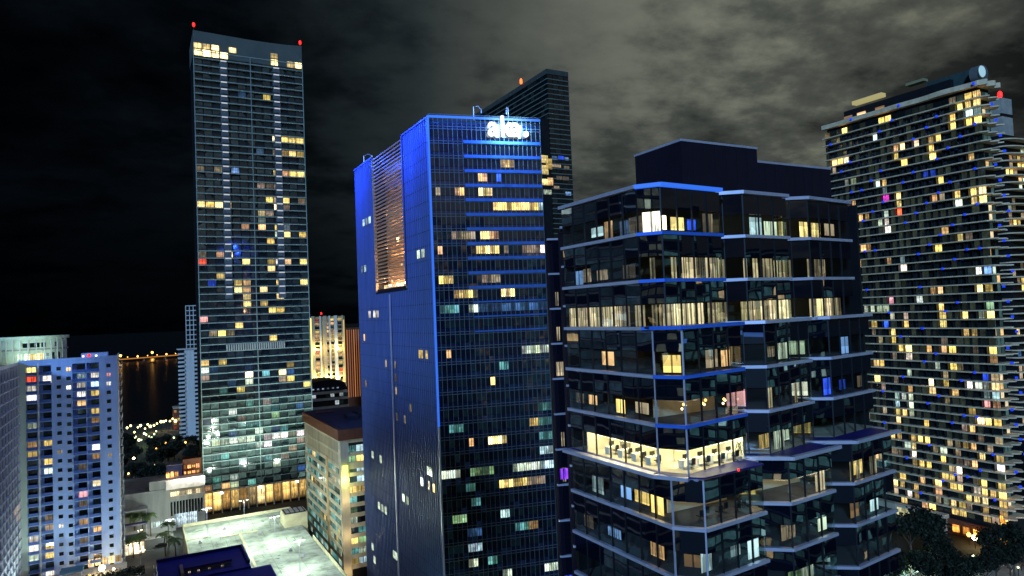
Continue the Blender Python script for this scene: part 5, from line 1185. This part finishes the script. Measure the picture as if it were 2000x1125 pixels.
globe(-14.8, 249.5, 13.2, .3, LAMPO, 'small orange globe lamp left of the glaring one', 'lamps at the foot of the apartment block', 300, (1, .5, .2))
lamp_post(-24, 240, 0, 12, 'cool white lamp in the court before the blue apartment block', 'street lamps at the lower left', LAMPC, 9000, (.72, .98, .92))
lamp_post(-29, 222, 0, 12, 'cool white lamp in the court beside the near wing', 'street lamps at the lower left', LAMPC, 16000, (.72, .9, 1))
lamp_post(-1.2, 292, 0, 6, 'warm street lamp near the short palms at the lower left', 'street lamps at the lower left', LAMPW, 900, (1, .8, .5))
lamp_post(9.6, 322, 0, 8, 'cool white street lamp before the ribbed podium', 'street lamps at the lower left', LAMPC, 7000, (.8, 1, .9))
lamp_post(-2, 325, 0, 5, 'warm low lamp under the grey canopy', 'street lamps at the lower left', LAMPW, 900, (1, .8, .5), two=False)
random.seed(21)
LG = glow('lamp_greenish', (.75, 1, .5), 3.5); LY_ = glow('lamp_yellow', (1, .80, .25), 6); LO_ = glow('lamp_amber', (1, .45, .08), 6)
for i in range(24):
    globe(-10 + i * 2.4 + random.uniform(-.6, .6), 640 + i * 1.6 + random.uniform(-12, 12), random.uniform(4, 9), random.uniform(.5, 1.15), LY_, 'yellow globe lamp in the row along the waterfront', 'yellow lamps along the waterfront', 1500 if i % 4 == 0 else 0, (1, .8, .35))
for i in range(12):
    globe(-9 + i * 1.7 + random.uniform(-.6, .6), 575 + random.uniform(-14, 14), random.uniform(5, 10), random.uniform(.5, 1.0), LG, 'pale green lamp among the trees before the waterfront', 'pale green lamps among the trees', 1800 if i % 3 == 0 else 0, (.7, 1, .45))
for x, y, z, m, lb in ((-4.5, 480, 9, LAMPW, 'white lamp in the dark grove near the apartment block'), (-1, 455, 8, LAMPW, 'white star like lamp low in the dark grove'), (8, 500, 10, LO_, 'amber lamp in the middle of the dark grove'), (14, 520, 10, LO_, 'amber lamp at the right of the dark grove'), (20, 548, 9, LG, 'pale green lamp at the far edge of the dark grove'), (6, 452, 8, LG, 'faint green lamp in the near grove'), (26, 520, 9, LO_, 'amber lamp below the white slab block'), (-7, 438, 8, LY_, 'yellow lamp beside the flank of the apartment block')):
    globe(x, y, z, .6, m, lb, 'lamps in the dark grove', 300, (1, .7, .35))
for x, y, z, r_, m, lb in ((254.9, 139, 3.6, .7, LO_, 'amber lamp left of a pair low between the two dark tree clumps'), (252.8, 136, 3.8, .9, LAMPW, 'brightest warm lamp low between the two dark tree clumps'), (254.5, 134.5, 3.2, .6, LO_, 'small amber lamp right of the brightest one between the tree clumps'),
        (262, 143, 3, .6, LO_, 'amber lamp against the foot of the condominium tower'), (243.4, 117.5, 6, .45, LAMPW, 'white lamp at the right edge below the amber pavilion'), (228.7, 123.9, 6, .35, LG, 'pale lamp on the dark ground between the tree clumps'), (231, 118.5, 6, .3, LG, 'dim pale lamp in the nearer dark trees'),
        (221, 122.8, 6, .45, LY_, 'yellow lamp near the bottom among dark trees'), (229.2, 111.5, 6, .3, LG, 'pale lamp at the bottom right corner'), (212.6, 116.2, 6, .3, LY_, 'small yellow lamp at the very bottom edge by the trees'), (200.8, 133.2, 6, .35, LAMPW, 'white lamp beside the ledge of the glass block at the lower right'), (199.2, 130.3, 6, .28, LAMPC, 'small cool lamp beside the glass block at the bottom edge'), (258, 131, 5, .5, LO_, 'amber lamp by the corner of the amber pavilion')):
    globe(x, y, z, r_, m, lb, 'lamps between the trees at the lower right', 120 if m is LO_ else 30, (1, .5, .15) if m is LO_ else (.9, 1, .8))
for x, y, h in ((206, 134, 5.5), (210.5, 133, 6.2), (214, 131.5, 5.6), (217.5, 135, 6), (203, 132, 5.2)): palm(x, y, h, 'pale floodlit palm with spiky fronds at the lower right', 'floodlit palms at the lower right')
# amber lit pavilion and dark flat roofs at the lower right
ap = thing('amber_pavilion', (262, 126, 0), 'low pavilion glowing amber under its eaves at the right edge', 'building')
bx('pavilion_wall', ap, 257, 268, 120, 128, 0, 3.6, TAN)
for i in range(7): bx('pavilion_post', ap, 256.2, 256.45, 119.2 + i * 1.5, 119.45 + i * 1.5, 0, 3.6, DARKM)
random.seed(41)
for i in range(8): o = cbox('pavilion_lamp', ap, (256.6, 119.4 + i * 1.2, 2.4), (1.0, .2, random.uniform(1.2, 1.9)), LIT, math.pi / 2); o.color = (1, .45, .07, random.uniform(.15, .35))
bx('pavilion_roof', ap, 255.5, 269, 118.6, 129.4, 3.61, 3.95, glow('roof_amber_lit', (1, .40, .05), .7))  # roof glows: amber lamplight put into its surface
for i in range(5): o = cbox('pavilion_lamp', ap, (262.3, 128.6 + i * .8, 5.4 + i * 1.0), (.8, .2, 2.4), LIT, math.pi / 2); o.color = (1, .38, .05, .2)
fr2 = thing('flat_roof_building', (165, 70, 0), 'dark flat roofed low building filling the lower right corner', 'building')
bx('block_body', fr2, 150, 205, 60, 89, 0, 11, ROOFD)
for i in range(5): bx('roof_ridge', fr2, 151 + i * 10.6, 160.6 + i * 10.6, 61, 88, 11.01, 11.5 + .2 * (i % 2), solid('ridge_%d' % i, (.035, .035, .04), .9))
bx('roof_unit', fr2, 178, 183, 78, 82, 11.8, 13.4, CONC)
tw = thing('lit_hedge', (210, 136, 0), 'pale floodlit shrubs under the spiky palms at the lower right', 'hedge')
g = MB(); rnd = random.Random(8)
for i in range(3600):
    x = rnd.uniform(201, 220); p = Vector((x, 136 + rnd.uniform(-2, 2), rnd.uniform(0, 3.4))); a = Vector((rnd.gauss(0, 1), rnd.gauss(0, 1), rnd.gauss(0, 1))).normalized() * .4; b = a.cross(Vector((rnd.gauss(0, 1), rnd.gauss(0, 1), 1))).normalized() * .2
    g.quad(p - a, p + b, p + a, p - b)
g.build('hedge_foliage', GREYGREEN, tw)
for x in (205, 211, 217): point('hedge_light', (x, 130.5, 3.5), 900, (.85, 1, .85), .3, tw)
random.seed(77)
for i, (x, y, z, rz, m, lb) in enumerate(((-2, 210 + 70, .02, 1.57, carw, 'white car on the street beside the garage'), (4.5, 283, .02, -1.57, card, 'dark car on the street beside the garage'), (-20, 306, .02, 0, carw, 'white car on the cross street by the warm street lamp'), (-3, 319, .02, 3.14, carr, 'red car on the cross street before the grey canopy'), (6, 314, .02, 0, card, 'dark car turning near the garage corner'))):
    car(x, y, z, rz, m, lb, 'cars on the streets at the lower left', lights=i in (0, 2, 3))
for i, (x, y, rz) in enumerate(((150, 102, 0), (172, 106, 3.14), (190, 102, 0), (205, 106, 3.14), (232, 102, 0))):
    car(x, y, .02, rz, (carw, card)[i % 2], 'car with its lights on driving along the road at the lower right', 'cars on the road at the lower right', lights=True)
# ================================================================ the rest of the town round the viewpoint (it shows in the glass)
random.seed(99)
def town_block(x0, x1, y0, y1, h, fmat, wallm, lb, fh=3.6, bay=3.2):
    t = thing('neighbour_tower', ((x0 + x1) / 2, (y0 + y1) / 2, 0), lb, 'tower', 'towers round the viewpoint')
    bx('tower_body', t, x0, x1, y0, y1, 0, h, DARKM); g = MB()
    for j in range(2, int(h / fh)):
        z = j * fh
        n = int((x1 - x0) / bay); w = (x1 - x0) / n
        for i in range(n):
            for y, s in ((y0 - .06, 1), (y1 + .06, -1)): a, b = x0 + i * w + .3, x0 + (i + 1) * w - .3; g.quad(*((a, y, z), (b, y, z), (b, y, z + 2.3), (a, y, z + 2.3))[::s])
        n = int((y1 - y0) / bay); w = (y1 - y0) / n
        for i in range(n):
            for x, s in ((x0 - .06, -1), (x1 + .06, 1)): a, b = y0 + i * w + .3, y0 + (i + 1) * w - .3; g.quad(*((x, a, z), (x, b, z), (x, b, z + 2.3), (x, a, z + 2.3))[::s])
    g.build('window_glazing', fmat, t, 'stuff')
    g = MB()
    for j in range(1, int(h / fh) + 1): g.box(x0 - .35, x1 + .35, y0 - .35, y1 + .35, j * fh - .75, j * fh - .25)
    g.build('floor_bands', wallm, t, 'stuff')
town_block(-150, -118, 190, 235, 120, FARY, WHITE, 'pale banded tower to the left of the frame'); town_block(-110, -82, 70, 120, 96, FARW, BLUEW, 'blue washed tower to the left of the frame')
town_block(-150, -115, -42, 32, 150, FARG, CONC, 'tall office tower to the left of the viewpoint'); town_block(110, 150, -120, -80, 130, FARW, SLAB_R, 'cream banded tower behind the viewpoint')
town_block(190, 235, -70, -20, 105, FARC, WHITE, 'white banded office tower behind the viewpoint'); town_block(40, 85, -170, -130, 150, FARY, CONC, 'tall tower behind the viewpoint'); town_block(250, 290, 20, 60, 120, FARW, SLAB_T, 'dark banded tower to the right of the frame')
town_block(-60, -25, -120, -80, 90, FARO, BLUEW, 'blue banded block behind the viewpoint'); town_block(-240, -200, 150, 260, 90, FARW, CONC, 'long grey block far to the left')
town_block(-80, -38, 148, 196, 130, FARL, WHITE, 'white banded tower just beyond the left edge of the frame', 3.2, 13)
town_block(110, 180, -75, -50, 118, FARC, WHITE, 'broad banded slab behind the viewpoint', 3.2, 11)
# lamp posts added out of sight to light the tower feet
for x, y, e, c in ((118, 150, 5000, (.7, 1, .85)), (60, 150, 3500, (.5, .9, .9)), (130, 150, 4000, (.7, 1, .8)), (268, 108, 900, (1, .7, .3))):
    lamp_post(x, y, 0, 11, 'added tall cool lamp hidden low between the towers', 'added lamps between the towers', LAMPC, e, c)
